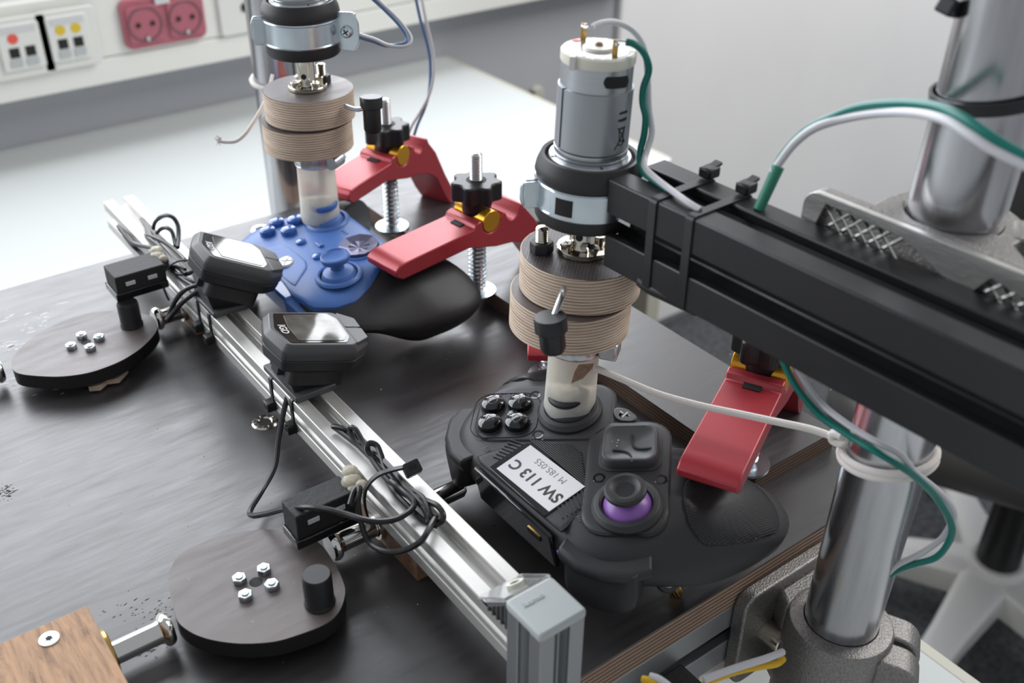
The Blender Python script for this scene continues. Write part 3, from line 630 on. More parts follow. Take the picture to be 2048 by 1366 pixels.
hold_clamp('red hold-down clamp behind the left motor, pressing the blue controller\'s far grip', 361, 632, (-1, -.40), lift=5, ln_=.80)
hold_clamp('red hold-down clamp on the textured grip below the black motor arm', 366.8, 277.5, (-1, -.50), k0=82, lift=5, ln_=1.08)
hold_clamp('red hold-down clamp mostly hidden behind the right plywood discs, only its tip showing', 343, 418, (-.6, -.8), z0=0, lift=5, ln_=.95)
# ------------------------------------------------------------ game controllers
class Face:
    def __init__(s, o, tilt):
        t = math.radians(tilt); s.o = V(o); s.r = V((0, 1, 0)); s.f = V((-math.cos(t), 0, -math.sin(t))); s.u = s.r.cross(s.f)
        s.M = axes(o, s.r, s.f, s.u)
    def loc(s, u, v, w=0):
        d = ray(u, v); q = s.o + s.u * w; P = EYE + d * ((q - EYE).dot(s.u) / d.dot(s.u)) - s.o
        return (P.dot(s.r), P.dot(s.f))
def mirror(h): return h + [(-x, y) for x, y in reversed(h) if abs(x) > .01]
def radial(poly, n, c=(0, 0)):        # radius of a star-shaped outline in n directions
    o = []; m = len(poly)
    for k in range(n):
        a = 2 * PI * k / n; dx, dy = math.cos(a), math.sin(a); best = 0
        for i in range(m):
            x1, y1 = poly[i][0] - c[0], poly[i][1] - c[1]; x2, y2 = poly[(i + 1) % m][0] - c[0], poly[(i + 1) % m][1] - c[1]
            ex, ey = x2 - x1, y2 - y1; den = dx * ey - dy * ex
            if abs(den) < 1e-9: continue
            t = (x1 * ey - y1 * ex) / den; q = (x1 * dy - y1 * dx) / den
            if t > 0 and -1e-6 <= q <= 1 + 1e-6: best = max(best, t)
        o.append(best)
    return o
def smooth(poly, n=6): return [(p.x, p.y) for p in spl([(x, y, 0) for x, y in poly], n, True)]
def shell(poly, T, B, M, c=(0, 0), n=120, p=2.3, mid=.5):
    R = radial(poly, n, c); S_ = [.02, .2, .4, .55, .68, .78, .85, .90, .94, .97, .99, 1.0]
    rings = []
    def ringw(s, top):
        o = []
        e = max(0, (s - .70) / .30); k_ = (1 - e ** p) ** (1 / p) if e < 1 else 0
        for i in range(n):
            a = 2 * PI * i / n; x, y = c[0] + R[i] * s * math.cos(a), c[1] + R[i] * s * math.sin(a)
            t, b = T(x, y), B(x, y); m = b + (t - b) * mid
            o.append((x, y, m + ((t if top else b) - m) * k_))
        return o
    for s in S_: rings.append(ringw(s, True))
    for s in S_[-2::-1]: rings.append(ringw(s, False))
    return G().loft(rings, M=M)
def patch(poly, T, up, dn, M, c=None, n=72, edge=.6):   # pad that follows a curved face
    if c is None: c = (sum(p[0] for p in poly) / len(poly), sum(p[1] for p in poly) / len(poly))
    R = radial(poly, n, c); rings = []
    for s, z in ((.03, up), (.3, up), (.5, up), (.7, up), (.85, up), (.94, up), (.985, up - edge * .3), (1, up - edge), (1, -dn)):
        rings.append([(c[0] + R[i] * s * math.cos(2 * PI * i / n), c[1] + R[i] * s * math.sin(2 * PI * i / n), T(c[0] + R[i] * s * math.cos(2 * PI * i / n), c[1] + R[i] * s * math.sin(2 * PI * i / n)) + z) for i in range(n)])
    return G().loft(rings, M=M)
def ss(a, b, x): t = max(0, min(1, (x - a) / (b - a))); return t * t * (3 - 2 * t)
# --- black tournament controller
F2 = Face((255, 302, 50), 12); M2c = F2.M
t = thing('game_controller', 'black modular game controller with a white label and purple stick ring', 'controller', (255, 302, 0))
half = [(0, 29.5), (24, 29), (44, 27.5), (56, 23), (66, 13), (76, -1), (82, -20), (86, -40), (86, -58), (81, -71), (73, -77), (64, -74), (57, -64), (48, -53), (36, -47.5), (18, -46.5), (0, -46.3)]
OUT2 = smooth(mirror(half), 4)
def T2(x, y):
    a = abs(x); return -ss(56, 92, a) * 16 - ss(42, 58, a) * max(0, -y - 26) * .42 - max(0, -y - 50) * .1
R2E = radial(OUT2, 180, (0, -14))
def T2E(x, y):                        # top of the body including its rounded rim
    d = math.hypot(x, y + 14); k = int(round(math.atan2(y + 14, x) / (2 * PI) * 180)) % 180; s_ = d / R2E[k]
    e = min(1, max(0, (s_ - .70) / .30)); t_, b_ = T2(x, y), B2(x, y); m_ = b_ + (t_ - b_) * .62
    return m_ + (t_ - m_) * (1 - e ** 2.3) ** (1 / 2.3)
def B2(x, y):
    a = abs(x); g = ss(38, 62, a) * ss(10, -30, y); return -33 - 17 * g
part('body', shell(OUT2, T2, B2, M2c, (0, -14), mid=.62), BPM, t)
def mod(sg):                                        # module outline, turned 45 degrees
    c = V((-30.5 * sg, -17.5, 0)); e1 = V((-.707 * sg, .707, 0)); e2 = V((.707 * sg, .707, 0)) * sg
    return [tuple((c + e1 * a + e2 * b).xy) for a, b in rrect(34.5, 19.6, 12, 6)], c, e1, e2
mods = {}
for sg, nm in ((1, 'left'), (-1, 'right')):
    pl, c, e1, e2 = mod(sg)
    o2 = [(c.x + (x - c.x) * 1.022, c.y + (y - c.y) * 1.03) for x, y in pl]
    part('module_gap', patch(o2, T2, .25, 1, M2c, edge=.05), DARK, t)
    mods[sg] = part('module', patch(pl, T2, .9, 1, M2c, edge=.5), BPM, t)
def lp(u, v, w=0.9): return F2.loc(u, v, w)
def ringline(g, poly, z, r): g.tube([M2c @ V((x, y, z)) for x, y in poly], r, 6, True); return g
# face buttons
for (x, y), kind in (((53.2, -1.3), 'o'), ((43.6, -11.4), 'x'), ((43.4, 8.2), 't'), ((33.6, -1.8), 's')):
    Mb = M2c @ tr(x, y, 0)
    b = part('button', G().lathe([(0, 0), (6.0, 0), (6.0, 3.0), (5.7, 3.9), (4.6, 4.7), (2.4, 5.2), (0, 5.35)], 32, Mb), BPG, mods[-1])
    part('button_collar', G().lathe([(5.9, .4), (6.9, .4), (6.9, 1.1), (6.2, 1.3)], 32, Mb, ring=True), DARK, mods[-1])
    h = lambda r: 5.35 - r * r * .031
    if kind == 'o': ls = [([(2.6 * math.cos(a * PI / 12), 2.6 * math.sin(a * PI / 12)) for a in range(24)], True)]
    elif kind == 'x': ls = [([(-2.1, -2.1), (0, 0), (2.1, 2.1)], False), ([(-2.1, 2.1), (0, 0), (2.1, -2.1)], False)]
    elif kind == 't': ls = [([(0, 2.7), (-1.25, .5), (-2.5, -1.7), (0, -1.7), (2.5, -1.7), (1.25, .5)], True)]
    else: ls = [([(-2.1, -2.1), (0, -2.1), (2.1, -2.1), (2.1, 0), (2.1, 2.1), (0, 2.1), (-2.1, 2.1), (-2.1, 0)], True)]
    g = G()
    for l, cl in ls: g.tube([Mb @ V((px, py, h(math.hypot(px, py)) + .02)) for px, py in l], .22, 5, cl)
    part('symbol', g, INKG, b)
plq = [(43.4 + .98 * a - 0, -1.6 + b) for a, b in rrect(20, 20, 11, 6)]
plq = [(43.4 + ((x - 43.4) * .707 - (y + 1.6) * .707) * .98, -1.6 + ((x - 43.4) * .707 + (y + 1.6) * .707) * .98) for x, y in [(43.4 + a, -1.6 + b) for a, b in rrect(17.3, 16.2, 9, 6)]]
ringline_g = G(); ringline(ringline_g, plq, .95, .28); part('button_plate_seam', ringline_g, DARK, mods[-1])
# directional pad
c = V((-20.3, -29.2, 0)); Md = M2c @ tr(c.x, c.y, 0) @ rz(PI / 4)
rr_ = lambda k: rrect(13.2 * k, 12.2 * k, 5.5 * k, 6)
def rz3(k, z): return [(x, y, z) for x, y in rr_(k)]
part('dpad_seat', G().loft([rz3(1.12, .5), rz3(1.12, 1.25), rz3(1.05, 1.5)], M=Md), BPM, mods[1])
dp = part('dpad', G().loft([rz3(1.0, 1), rz3(1.0, 5.2), rz3(.95, 6.4), rz3(.88, 6.5), rz3(.80, 5.9), rz3(.6, 4.9), rz3(.3, 4.3), rz3(.04, 4.1)], M=Md), GPL, mods[1], bev=.15)
Mo = M2c @ tr(c.x, c.y, 0)
def dgroove(px):
    q = [F2.loc(u, v, 4.9) for u, v in px]; q = [(x - c.x, y - c.y) for x, y in q]
    part('groove', G().strap([Mo @ V((p.x, p.y, 4.5 + (p.x ** 2 + p.y ** 2) * .012)) for p in spl([(a, b, 0) for a, b in q], 5)], M2c.to_3x3() @ V((0, 0, 1)), .6, .9, False), DARK, dp)
dgroove([(1266, 869), (1266, 880), (1269, 891), (1280, 896), (1302, 897)])
dgroove([(1226, 900), (1244, 900), (1258, 905), (1265, 916), (1266, 930)])
g = G()
for x, y, z, r in ((6, 2, 4.8, .5), (5, 3.5, 4.9, .35), (7, 5, 5.3, .3), (3.5, 5.2, 5, .4)): g.lathe([(0, -r), (r, 0), (0, r)], 6, Mo @ tr(x, y, z))
part('scratch_chips', g, LABEL, dp, kind='stuff')
# sticks
def stick(x, y, par, m_cap, m_dome, cap=True, tilt=(0, 0), grow=1.0, hz=0):
    Ms = M2c @ tr(x, y, 0)
    part('stick_ring', G().lathe([(11, .6), (16.2, .6), (16.4, 2.0), (14.6, 4.2), (12.6, 4.6), (11.6, 3.6), (11.2, 1.5)], 48, Ms, ring=True), BPM, par, bev=.2)
    part('stick_dome', G().lathe([(11.6, 1.0), (10.9, 3.0), (9, 5.2), (6.5, 6.9), (4.6, 7.5), (4.6, 6)], 36, Ms), m_dome, par)
    Mt = Ms @ Matrix.Rotation(tilt[0], 4, 'X') @ Matrix.Rotation(tilt[1], 4, 'Y')
    s_ = part('thumbstick', G().lathe([(0, 4), (4.2, 4), (4.2, 8.3), (6.5, 9.2), (8.8, 10.2), (9.6, 11.5), (9.5, 12.8), (8.6, 13.7), (7.0, 13.9), (5.9, 13.1), (5.0, 12.6), (0, 12.4)], 48, Mt), m_cap, par)
    part('thumb_texture', G().lathe([(0, 12.5), (4.2, 12.65), (4.3, 12.4)], 32, Mt), GRIP, s_)
stick(-45.2, -4.6, mods[1], BPM, PURP)
stick(21.8, -26.2, mods[-1], BPM, BPM)
# screws of the modules
for u, v in ((1198, 956), (1322, 959), (1076, 869), (1070, 790)):
    x, y = lp(u, v); Ms = M2c @ tr(x, y, .85)
    s_ = part('module_screw', G().lathe([(0, -.2), (1.7, -.2), (1.9, .15), (2.9, .2), (3.1, 0), (3.1, -.5)], 20, Ms), BPG, mods[1 if x < 0 else -1])
    part('screw_drive', G().prism(hexa(1.1), -.1, .02, Ms), DARK, s_)
# touch panel with label and grooved corners
tpo = rpoly([(31, 26), (23.5, 5.8), (4.5, -11.8), (-4.5, -11.8), (-28.5, 6.5), (-34.5, 25)], 2, 3)
tp = part('touch_panel', patch(tpo, lambda x, y: 0, .35, 1, M2c, edge=.2), BPM, t)
part('panel_gap', patch([(x * 1.025, 7 + (y - 7) * 1.04) for x, y in tpo], lambda x, y: 0, .12, 1, M2c, edge=.02), DARK, t)
g = G()
for k in range(13):                                 # diagonal ribs in the rear triangle
    y = 0.2 - k * .98; hw_ = (12.2 + y) / 12.2
    x0, x1 = -19 * hw_ - 3, 17.5 * hw_ + 3
    g.box(x0, x1, y - .28, y + .28, .3, .85, M2c)
for k in range(7):
    g.box(0, 9.2 - k * .55, -.3, .3, .3, .85, M2c @ tr(19.4, 4 + k * 2.3, 0) @ rz(.35))
    g.box(-9.6 + k * .4, 0, -.3, .3, .3, .85, M2c @ tr(-22.6, 4 + k * 2.3, 0) @ rz(-.35))
part('grooves', g, BPM, tp, kind='stuff')
part('touch_pad', G().prism(rpoly([(20.5, 26), (20.5, 4), (17, .6), (-19.8, .6), (-22.8, 3.6), (-22.8, 26)], 1.2, 2), .2, 1.0, M2c), BPG, tp, bev=.3)
lab = [lp(u, v, 1.1) for u, v in ((993, 937), (1061, 890), (1170, 973), (1098, 1023))]
part('paper_label', G().prism(lab, 1.0, 1.14, M2c), LABEL, tp, label='white paper inventory label')
lc = V((sum(p[0] for p in lab) / 4, sum(p[1] for p in lab) / 4, 0)); ux = nrm(V(lab[0]) .to_3d() - V(lab[3]).to_3d()) if False else nrm(V((lab[0][0] - lab[3][0], lab[0][1] - lab[3][1], 0)))
Ml = M2c @ axes((lc.x, lc.y, 1.15), ux, V((0, 0, 1)).cross(ux), (0, 0, 1))
text('lettering', 'SW 113 C', 8.3, Ml @ tr(-.2, 2.6, 0), INK, tp, .04, True)
text('lettering', 'M 185.055', 5.0, Ml @ tr(-.8, -6.2, 0), INKG, tp, .04)
# home button
pb = rpoly([(-9.5, -47.2), (10.5, -44.4), (9, -38.6), (2.5, -37.2), (-1.5, -38.2)], 3, 4)
pb = rpoly([lp(*q) for q in ((1227, 815), (1253, 816), (1276, 834), (1268, 843), (1240, 842), (1227, 832))], 3, 4)
part('button_gap', patch([(x + (x - pb[0][0]) * .0, y) for x, y in pb], T2, .15, .6, M2c @ tr(0, .35, 0), edge=.02), DARK, t)
hb = part('home_button', patch(pb, T2, 1.1, .6, M2c, edge=.5), GPL, t)
x, y = lp(1248, 829, 1.1); Mh = M2c @ tr(x, y, T2(x, y) + 1.12) @ rz(.1)
g = G().prism([(-.9, -2.2), (.1, -2.5), (.1, 2.4), (2.0, 1.7), (2.3, .5), (1.2, -.2), (.9, .3), (1.4, .8), (1.2, 1.2), (.8, 1.3), (.8, 2.0), (-.9, 2.6)][:3] + [(1.9, 1.8), (2.2, .7), (1.3, 0), (.8, .4), (.8, 1.6), (-.9, 2.5)], 0, .06, Mh)
g.prism([(-3.4, -1.0), (-1.2, -.3), (-1.2, .3), (-2.6, -.2), (-3.0, -.4), (-1.2, -.9), (-1.2, -1.5)], 0, .06, Mh)
g.prism([(.6, -.5), (2.6, -1.0), (3.6, -.6), (2.9, -.2), (.6, .1)], 0, .06, Mh)
part('logo', g, LOGO, hb)
a, b = lp(988, 788), lp(1064, 789); ux = nrm(V((a[0] - b[0], a[1] - b[1], 0)))
text('lettering', 'VICTRIX', 3.6, M2c @ axes(((a[0] + b[0]) / 2, (a[1] + b[1]) / 2, .95), ux, V((0, 0, 1)).cross(ux), (0, 0, 1)), INKP, mods[-1], .05, sx=1.25)
# textured grips, bumpers, triggers, usb port
for sg in (1, -1):
    gq = [F2.loc(u, v, w_) for u, v, w_ in ((1368, 978, -3), (1374, 1040, -5), (1390, 1066, -8), (1414, 1076, -9), (1470, 1056, -10), (1535, 1026, -13), (1556, 1005, -15), (1548, 972, -15), (1515, 943, -12), (1480, 930, -8), (1420, 934, -5), (1385, 950, -3))]
    gp = smooth([(-sg * x, y) for x, y in gq], 4); gc = (sum(p[0] for p in gp) / len(gp), sum(p[1] for p in gp) / len(gp))
    part('grip_seam', patch([(gc[0] + (x - gc[0]) * 1.03, gc[1] + (y - gc[1]) * 1.03) for x, y in gp], T2E, .15, 1.2, M2c, edge=.02), DARK, t)
    part('grip_pad', patch(gp, T2E, .9, 1.5, M2c, edge=.6), GRIP, t)
    rings = []
    for x, y, wd in ((37, 29, 5), (48, 27.5, 6.5), (58, 23, 7), (67, 15, 6.5), (72, 6, 5)):
        X = sg * x; ny = V((.35 if x < 50 else .75, 1 if x < 50 else .7, 0)); ny = nrm(V((ny.x * sg, ny.y, 0)))
        rings.append([(X - ny.x * 7, y - ny.y * 7, -3 - (x - 37) * .12), (X + ny.x * wd * .4, y + ny.y * wd * .4, -3.5 - (x - 37) * .12), (X + ny.x * wd * .75, y + ny.y * wd * .75, -6.5 - (x - 37) * .1), (X + ny.x * wd * .5, y + ny.y * wd * .5, -13), (X - ny.x * 7, y - ny.y * 7, -14)])
    part('bumper', G().loft(rings, M=M2c), BPM, t, bev=1.4, seg=3)
    Mt = M2c @ tr(sg * 56, 22, -18) @ rz(-sg * .45)
    rg = []
    for k in range(9):
        a = k / 8; zz = 8 - a * 24; hwid = 17.5 * math.sqrt(max(.02, 1 - max(0, (a - .35) / .65) ** 2.4)); dpth = 9 + 6 * math.sin(a * PI * .8)
        rg.append([(px * hwid / 10, -7 + (py + 10) * dpth / 20 + 0, zz + (2.5 * (abs(px) / 10) ** 2 if k < 2 else 0)) for px, py in rrect(10, 10, 5, 4)])
    part('trigger', G().loft(rg, M=Mt), BPM, t)
part('front_strip', G().box(-31, 30, 27.3, 30.2, -26, -3, M2c), BPG, t, bev=1.2)
up_ = part('usb_port', G().prism(rrect(5, 1.8, 1.7), 0, .6, M2c @ axes((-18, 30.1, -12), (1, 0, 0), (0, 0, -1), (0, 1, 0))), DARK, t)
part('port_rim', G().prism(rrect(4.6, .15, .12), 0, .5, M2c @ axes((-18, 30.2, -9.8), (1, 0, 0), (0, 0, -1), (0, 1, 0))), BRASS, up_)
part('purple_button', G().box(-36, -33.5, 28.4, 29.6, -13, -10.5, M2c), PURP, t, bev=.3)
g = G()
for u, v, r in ((1023, 825, 1.5), (1030, 829, 1.1), (1018, 829, .9), (1016, 838, .5), (1025, 834, .8), (1060, 840, .35), (1063, 846, .4), (1085, 880, .3)):
    x, y = lp(u, v); g.lathe([(0, -.3), (r, 0), (r * .5, .35), (0, .4)], 7, M2c @ tr(x, y, 1.1))
part('foam_crumbs', g, LABEL, t, kind='stuff')
for (u, v) in ((973, 898), (1160, 1037)):
    x, y = lp(u, v, 0); g = G()
    for k in (-1, 0, 1): g.box(-.2, .2, -1.4, 1.4, 0, .1, M2c @ tr(x + k * 1.3, y, T2(x, y) + .05) @ rz(-.4))
    part('print_mark', g, INKG, t)
# --- blue and black controller
F1 = Face((258, 565, 50), 7); M1c = F1.M
t = thing('game_controller', 'blue game controller with black grips behind the two displays', 'controller', (258, 565, 0))
half = [(0, 33), (22, 33), (42, 31), (57, 27), (69, 16), (78, 0), (84, -20), (88, -42), (88, -60), (83, -74), (74, -82), (64, -80), (56, -70), (48, -57), (38, -47), (18, -43), (0, -42.5)]
OUT1 = smooth(mirror(half), 4)
def T1(x, y):
    a = abs(x); return -22 * ss(40, 100, a) - ss(6, 30, y) * 3.5 - max(0, -y - 40) * .22
def B1(x, y):
    a = abs(x); return -29 - 22 * ss(36, 66, a) * ss(5, -35, y)
part('body', shell(OUT1, T1, B1, M1c, (0, -14), mid=.60, p=2.1), BPM, t)
half = [(0, 25), (14, 25.5), (24, 27), (34, 29), (52, 25), (61, 13), (63, 0), (58, -14), (49, -28), (38, -38), (28, -43.5), (18, -44.6), (0, -44.6)]
FP1 = rpoly(mirror(half), 3, 3)
fp = part('faceplate', patch(FP1, T1, .9, 3, M1c, (0, -10), 120, .8), BLUE, t)
for sg in (1, -1):
    st = [(sg * x, y) for x, y in ((17, 9.5), (29, 21.5), (56, 23.5), (58.5, 20), (31, 17), (20.5, 8))]
part('centre_shelf', patch(rpoly([(-19, 9), (-29, 24), (29, 24), (19, 9), (12, 6), (-12, 6)], 2, 3), T1, 1.5, 1, M1c, edge=.6), BLUE, t, bev=.2)
part('front_band', G().loft([[(x, y0, z) for x, z in ((-34, -4), (34, -4), (34, -17), (-34, -17))] for y0 in (24, 34.2)], M=M1c), BLUEG, t, bev=1.6, seg=3)
for sg in (1, -1):
    rings = []
    for x, y in ((33, 33.5), (44, 32), (54, 28.5), (62, 22), (67, 14)):
        n_ = nrm(V((sg * (x - 20) * .03, 1, 0)))
        rings.append([(sg * x - n_.x * 6, y - n_.y * 6, -4 - (x - 33) * .28), (sg * x + n_.x * .6, y + n_.y * .6, -5.5 - (x - 33) * .26), (sg * x + n_.x * 1.2, y + n_.y * 1.2, -15), (sg * x - n_.x * 6, y - n_.y * 6, -16)])
    part('bumper', G().loft(rings, M=M1c), BLUE, t, bev=1, seg=3)
    Mt = M1c @ tr(sg * 50, 29, -19) @ rz(-sg * .3); rg = []
    for k in range(8):
        a = k / 7; hwid = 12 * math.sqrt(max(.03, 1 - max(0, (a - .3) / .7) ** 2.4))
        rg.append([(px * hwid / 10, -6 + (py + 10) * (8 + 5 * math.sin(a * 2.5)) / 20, 5 - a * 30) for px, py in rrect(10, 10, 4, 3)])
    part('trigger', G().loft(rg, M=Mt), BPM, t)
def dome(nm, x, y, r, h_, m, par=None, n=32):
    return part(nm, G().lathe([(0, 0), (r, 0), (r, h_ * .55), (r * .93, h_ * .8), (r * .7, h_), (0, h_ * 1.06)], n, M1c @ tr(x, y, T1(x, y) + .3)), m, par or t)
for x, y in ((47.2, -2.3), (39.2, -12.6), (39.6, 7.9), (29.3, -2.7)): dome('button', x, y, 5.4, 4.6, BLUEG)
dome('menu_button', 11.9, -2.6, 3.5, 2.4, BLUEG); dome('view_button', -12.4, -1.9, 3.5, 2.4, BLUEG)
part('share_button', G().prism(rrect(3.4, 1.7, .8), 0, 2.0, M1c @ tr(-.3, -10, T1(0, -10) + .5)), BLUEG, t, bev=.5)
gd = dome('guide_button', -1.5, 14.6, 7.0, 1.8, GREYG)
g = G(); Mg = M1c @ tr(-1.5, 14.6, T1(-1.5, 14.6) + 2.22)
for s_ in (1, -1): g.tube([Mg @ V((s_ * 4.4, -4.2, -.35)), Mg @ V((s_ * 1.2, -.8, .02)), Mg @ V((0, .6, .04)), Mg @ V((-s_ * 1.6, 2.6, 0)), Mg @ V((-s_ * 4.2, 4.4, -.35))], .35, 6)
part('emblem', g, LOGO, gd)
Mdp = M1c @ tr(-22.3, -27, T1(-22, -27))
part('dpad_ring', G().lathe([(12.6, .4), (14.6, .4), (14.8, 1.4), (13.2, 1.8), (12.6, 1.2)], 40, Mdp, ring=True), BLUE, t)
vs = [(0, 0, 1.4)]; n = 16
for k in range(n): a = 2 * PI * k / n + PI / 16; vs.append((7 * math.cos(a), 7 * math.sin(a), 2.6 if k % 2 else 1.9))
for k in range(n): a = 2 * PI * k / n + PI / 16; vs.append((12.8 * math.cos(a), 12.8 * math.sin(a), 3.6 if k % 2 else 4.0))
for k in range(n): a = 2 * PI * k / n + PI / 16; vs.append((12.8 * math.cos(a), 12.8 * math.sin(a), 0))
fs = [(0, 1 + k, 1 + (k + 1) % n) for k in range(n)] + [(1 + k, 17 + k, 17 + (k + 1) % n, 1 + (k + 1) % n) for k in range(n)] + [(17 + k, 33 + k, 33 + (k + 1) % n, 17 + (k + 1) % n) for k in range(n)]
part('dpad_disc', G().add(vs, fs, Mdp), DARKP, t, sharp=4)
for x, y, cap in ((-41, -1.6, 1), (24.2, -29.2, 1)):
    Ms = M1c @ tr(x, y, T1(x, y) + .6)
    part('stick_ring', G().lathe([(12, .1), (15.2, .1), (14.6, 1.4), (13.4, 2.2), (12.2, 1.8)], 44, Ms, ring=True), BLUE, t)
    part('stick_well', G().lathe([(12.3, .5), (11, .35), (0, .3)], 40, Ms), DARK, t)
    part('stick_dome', G().lathe([(11, .4), (9.6, 3.2), (6, 5.2), (4.4, 5.8), (4, 5)], 32, Ms), BLUE, t)
    part('thumbstick', G().lathe([(0, 4), (4, 4), (4, 9), (6.5, 10.2), (8.8, 11.4), (9.3, 12.8), (9.0, 14.6), (8.2, 15.2), (7.4, 15.1), (6.8, 14.3), (5, 13.8), (0, 13.5)], 44, Ms), BLUE, t)
g = G()
for k in (-1, 0, 1): g.box(-.35, .35, -1.2, 1.2, 0, .15, M1c @ tr(2 + k * 2.6, -30, T1(0, -30) + .95))
part('sound_slot', g, DARK, fp)
# ------------------------------------------------------------ motor towers with eccentric discs
def tower(side, ax, tilt, dz, window, ear_dirs, off, mesh_top, knob, clampz):
    Mt = tr(ax[0], ax[1], 0) @ tr(0, 0, 60) @ Matrix.Rotation(math.radians(tilt), 4, V((.6, .8, 0))) @ tr(0, 0, -60)
    c = nrm(V((-ax[0], -ax[1], 0))); rr = V((-c.y, c.x, 0))      # towards the eye, and to its right
    if rr.dot(V((.8, -.6, 0))) < 0: rr = -rr
    def L(r, f, z): q = rr * r + c * f; return Mt @ V((q.x, q.y, z))
    def A(r, f, z): q = rr * r + c * f; return Mt @ tr(q.x, q.y, z)
    Mview = Mt @ axes((0, 0, 0), rr, c * -1, (0, 0, 1))             # x right, -y towards the eye
    w_ = {'right': 'right', 'left': 'left'}[side]
    o0 = Mt @ V((0, 0, 100))
    # gear motor
    zb = clampz[3]; 
    t = thing('gear_motor', {'right': 'silver gear motor with cream end cap above the black controller', 'left': 'silver gear motor cut by the top edge above the blue controller'}[side], 'motor', Mt @ V((0, 0, zb)))
    part('gearbox', G().lathe([(0, zb - 24), (18.4, zb - 24), (18.4, zb - 1), (17.9, zb), (16.6, zb), (16.6, zb + 1.4), (0, zb + 1.4)], 56, Mt), MOTG, t)
    part('gearbox_flange', G().lathe([(18.45, zb - 6.5), (18.9, zb - 6.2), (18.9, zb - 5.2), (18.45, zb - 5)], 56, Mt, ring=True), LOGO, t)
    z1 = zb + 1
    part('can', G().lathe([(0, z1), (15.9, z1), (16.1, z1 + 2), (16.1, z1 + 3.2), (15.2, z1 + 3.6), (15.2, z1 + 44.5), (14.6, z1 + 45), (0, z1 + 45)], 56, Mt), MOTG, t)
    part('shaft', G().cyl(Mt @ V((0, 0, zb - 40)), Mt @ V((0, 0, zb - 20)), 3), STEEL, t)
    for a, r_ in ((2.5, 2.1), (2.1, 1.6)):
        p = V((16.9 * math.cos(a + PI / 2), 0, 0)); 
    for a in (-2.45, -2.05, -1.2, .3):
        x, y = 17.4 * math.sin(a), -17.4 * math.cos(a); part('rivet_hole', G().cyl(Mview @ V((x, y, zb)), Mview @ V((x, y, zb + .12)), .7, n=10), DARK, t)
    if side == 'right':
        wz = z1 + 4; pl = [(16.0 * math.cos(a), 16.0 * math.sin(a)) for a in [PI * 1.5 - .95 + 2 * PI * k / 60 * .985 for k in range(61)]]
        pi_ = [(15.3 * math.cos(a), 15.3 * math.sin(a)) for a in [PI * 1.5 - .95 + 2 * PI * k / 60 * .985 for k in range(60, -1, -1)]]
        wr = part('flux_ring', G().prism(pl + pi_, wz, wz + 26, Mview), WRAP, t)
        part('ring_gap', G().prism([(15.9 * math.cos(a), 15.9 * math.sin(a)) for a in (PI * 1.5 - .985, PI * 1.5 - .955)] + [(15.25 * math.cos(a), 15.25 * math.sin(a)) for a in (PI * 1.5 - .955, PI * 1.5 - .985)], wz - .2, wz + 26.2, Mview), DARK, t)
        def cylp(a, z, r=16.06): return Mview @ V((r * math.sin(a), -r * math.cos(a), z))
        g = G()   # vent slot in the bare can
        rows = []
        for k in range(19):
            a = -.42 + .84 * k / 18; e = max(0, (abs(a) - .30) / .12); h_ = 2.5 * math.sqrt(max(.02, 1 - e * e))
            rows.append([tuple(cylp(.60 + a, wz + 31.2 + z - a * 1.2, r_)) for r_, z in ((14.9, -h_), (15.32, -h_), (15.32, h_), (14.9, h_))])
        g.loft(rows)
        part('vent_slot', g, DARK, t)
        def mark(name, pts, wd, closed=False): return part(name, G().tube([cylp(a, z, 16.0) for a, z in pts], wd, 4, closed), INK, wr)
        # crossed-out bin
        a0, zb0 = .86, wz + 3.4
        B_ = lambda x, y: (a0 + x / 16, zb0 + y)
        mark('bin_mark', [B_(x, y) for x, y in ((-2.4, 8.4), (0, 5.2), (2.6, 1.2))], .3); mark('bin_mark', [B_(x, y) for x, y in ((-3.4, -1.2), (-.8, 2.6), (1.8, 8.2))], .3)
        mark('bin_mark', [B_(x, y) for x, y in ((-1.6, 7.4), (-1.1, 2.4), (1.1, 2.4), (1.6, 7.4))], .24, True); mark('bin_mark', [B_(x, y) for x, y in ((-2.0, 7.6), (0, 8.1), (2.0, 7.6))], .42)
        mark('bin_mark', [(a0 + 1.6 / 16 * math.cos(k * PI / 8), zb0 + 1.3 + .9 * math.sin(k * PI / 8)) for k in range(16)], .3, True)
        mark('bin_mark', [B_(-1.4, 11.2), B_(0, 11.2), B_(1.8, 11.2)], .4)
        for row, (zz, segs) in enumerate(((17.6, ((-2.2, -1.7), (-1.3, -.9), (-.5, .1), (.5, 1.0), (1.4, 2.2))), (14.6, ((-2.6, -1.9), (-1.1, .2), (.7, 1.2), (1.5, 2.2))))):
            for sa, sb in segs: mark('print_line', [B_(sa, zz - 3.4 + .5), B_((sa + sb) / 2, zz - 3.4 + .5), B_(sb, zz - 3.4 + .5)], .6)
        zc = z1 + 45
        ec = part('end_cap', G().lathe([(0, zc - 5), (15.4, zc - 5), (15.7, zc - 4.4), (15.7, zc - .8), (15, zc), (12.6, zc), (12.2, zc - 1.6), (7, zc - 1.8), (6.6, zc + .6), (6.2, zc + 1.2), (0, zc + 1.2)], 48, Mt), WHP, t)
        part('cap_notch', G().box(-11.6, -9.2, -14, -9, zc - 5.5, zc + .15, Mview), SOCKW, ec)
        part('shaft_end', G().lathe([(0, zc), (1.6, zc), (1.6, zc + 1.9), (1.0, zc + 2.5), (0, zc + 2.6)], 16, Mt), BEECH, ec)
        part('polarity_dot', G().cyl(Mview @ V((-9.4, 8.6, zc - .2)), Mview @ V((-9.4, 8.6, zc + .2)), 1.6), REDS, ec)
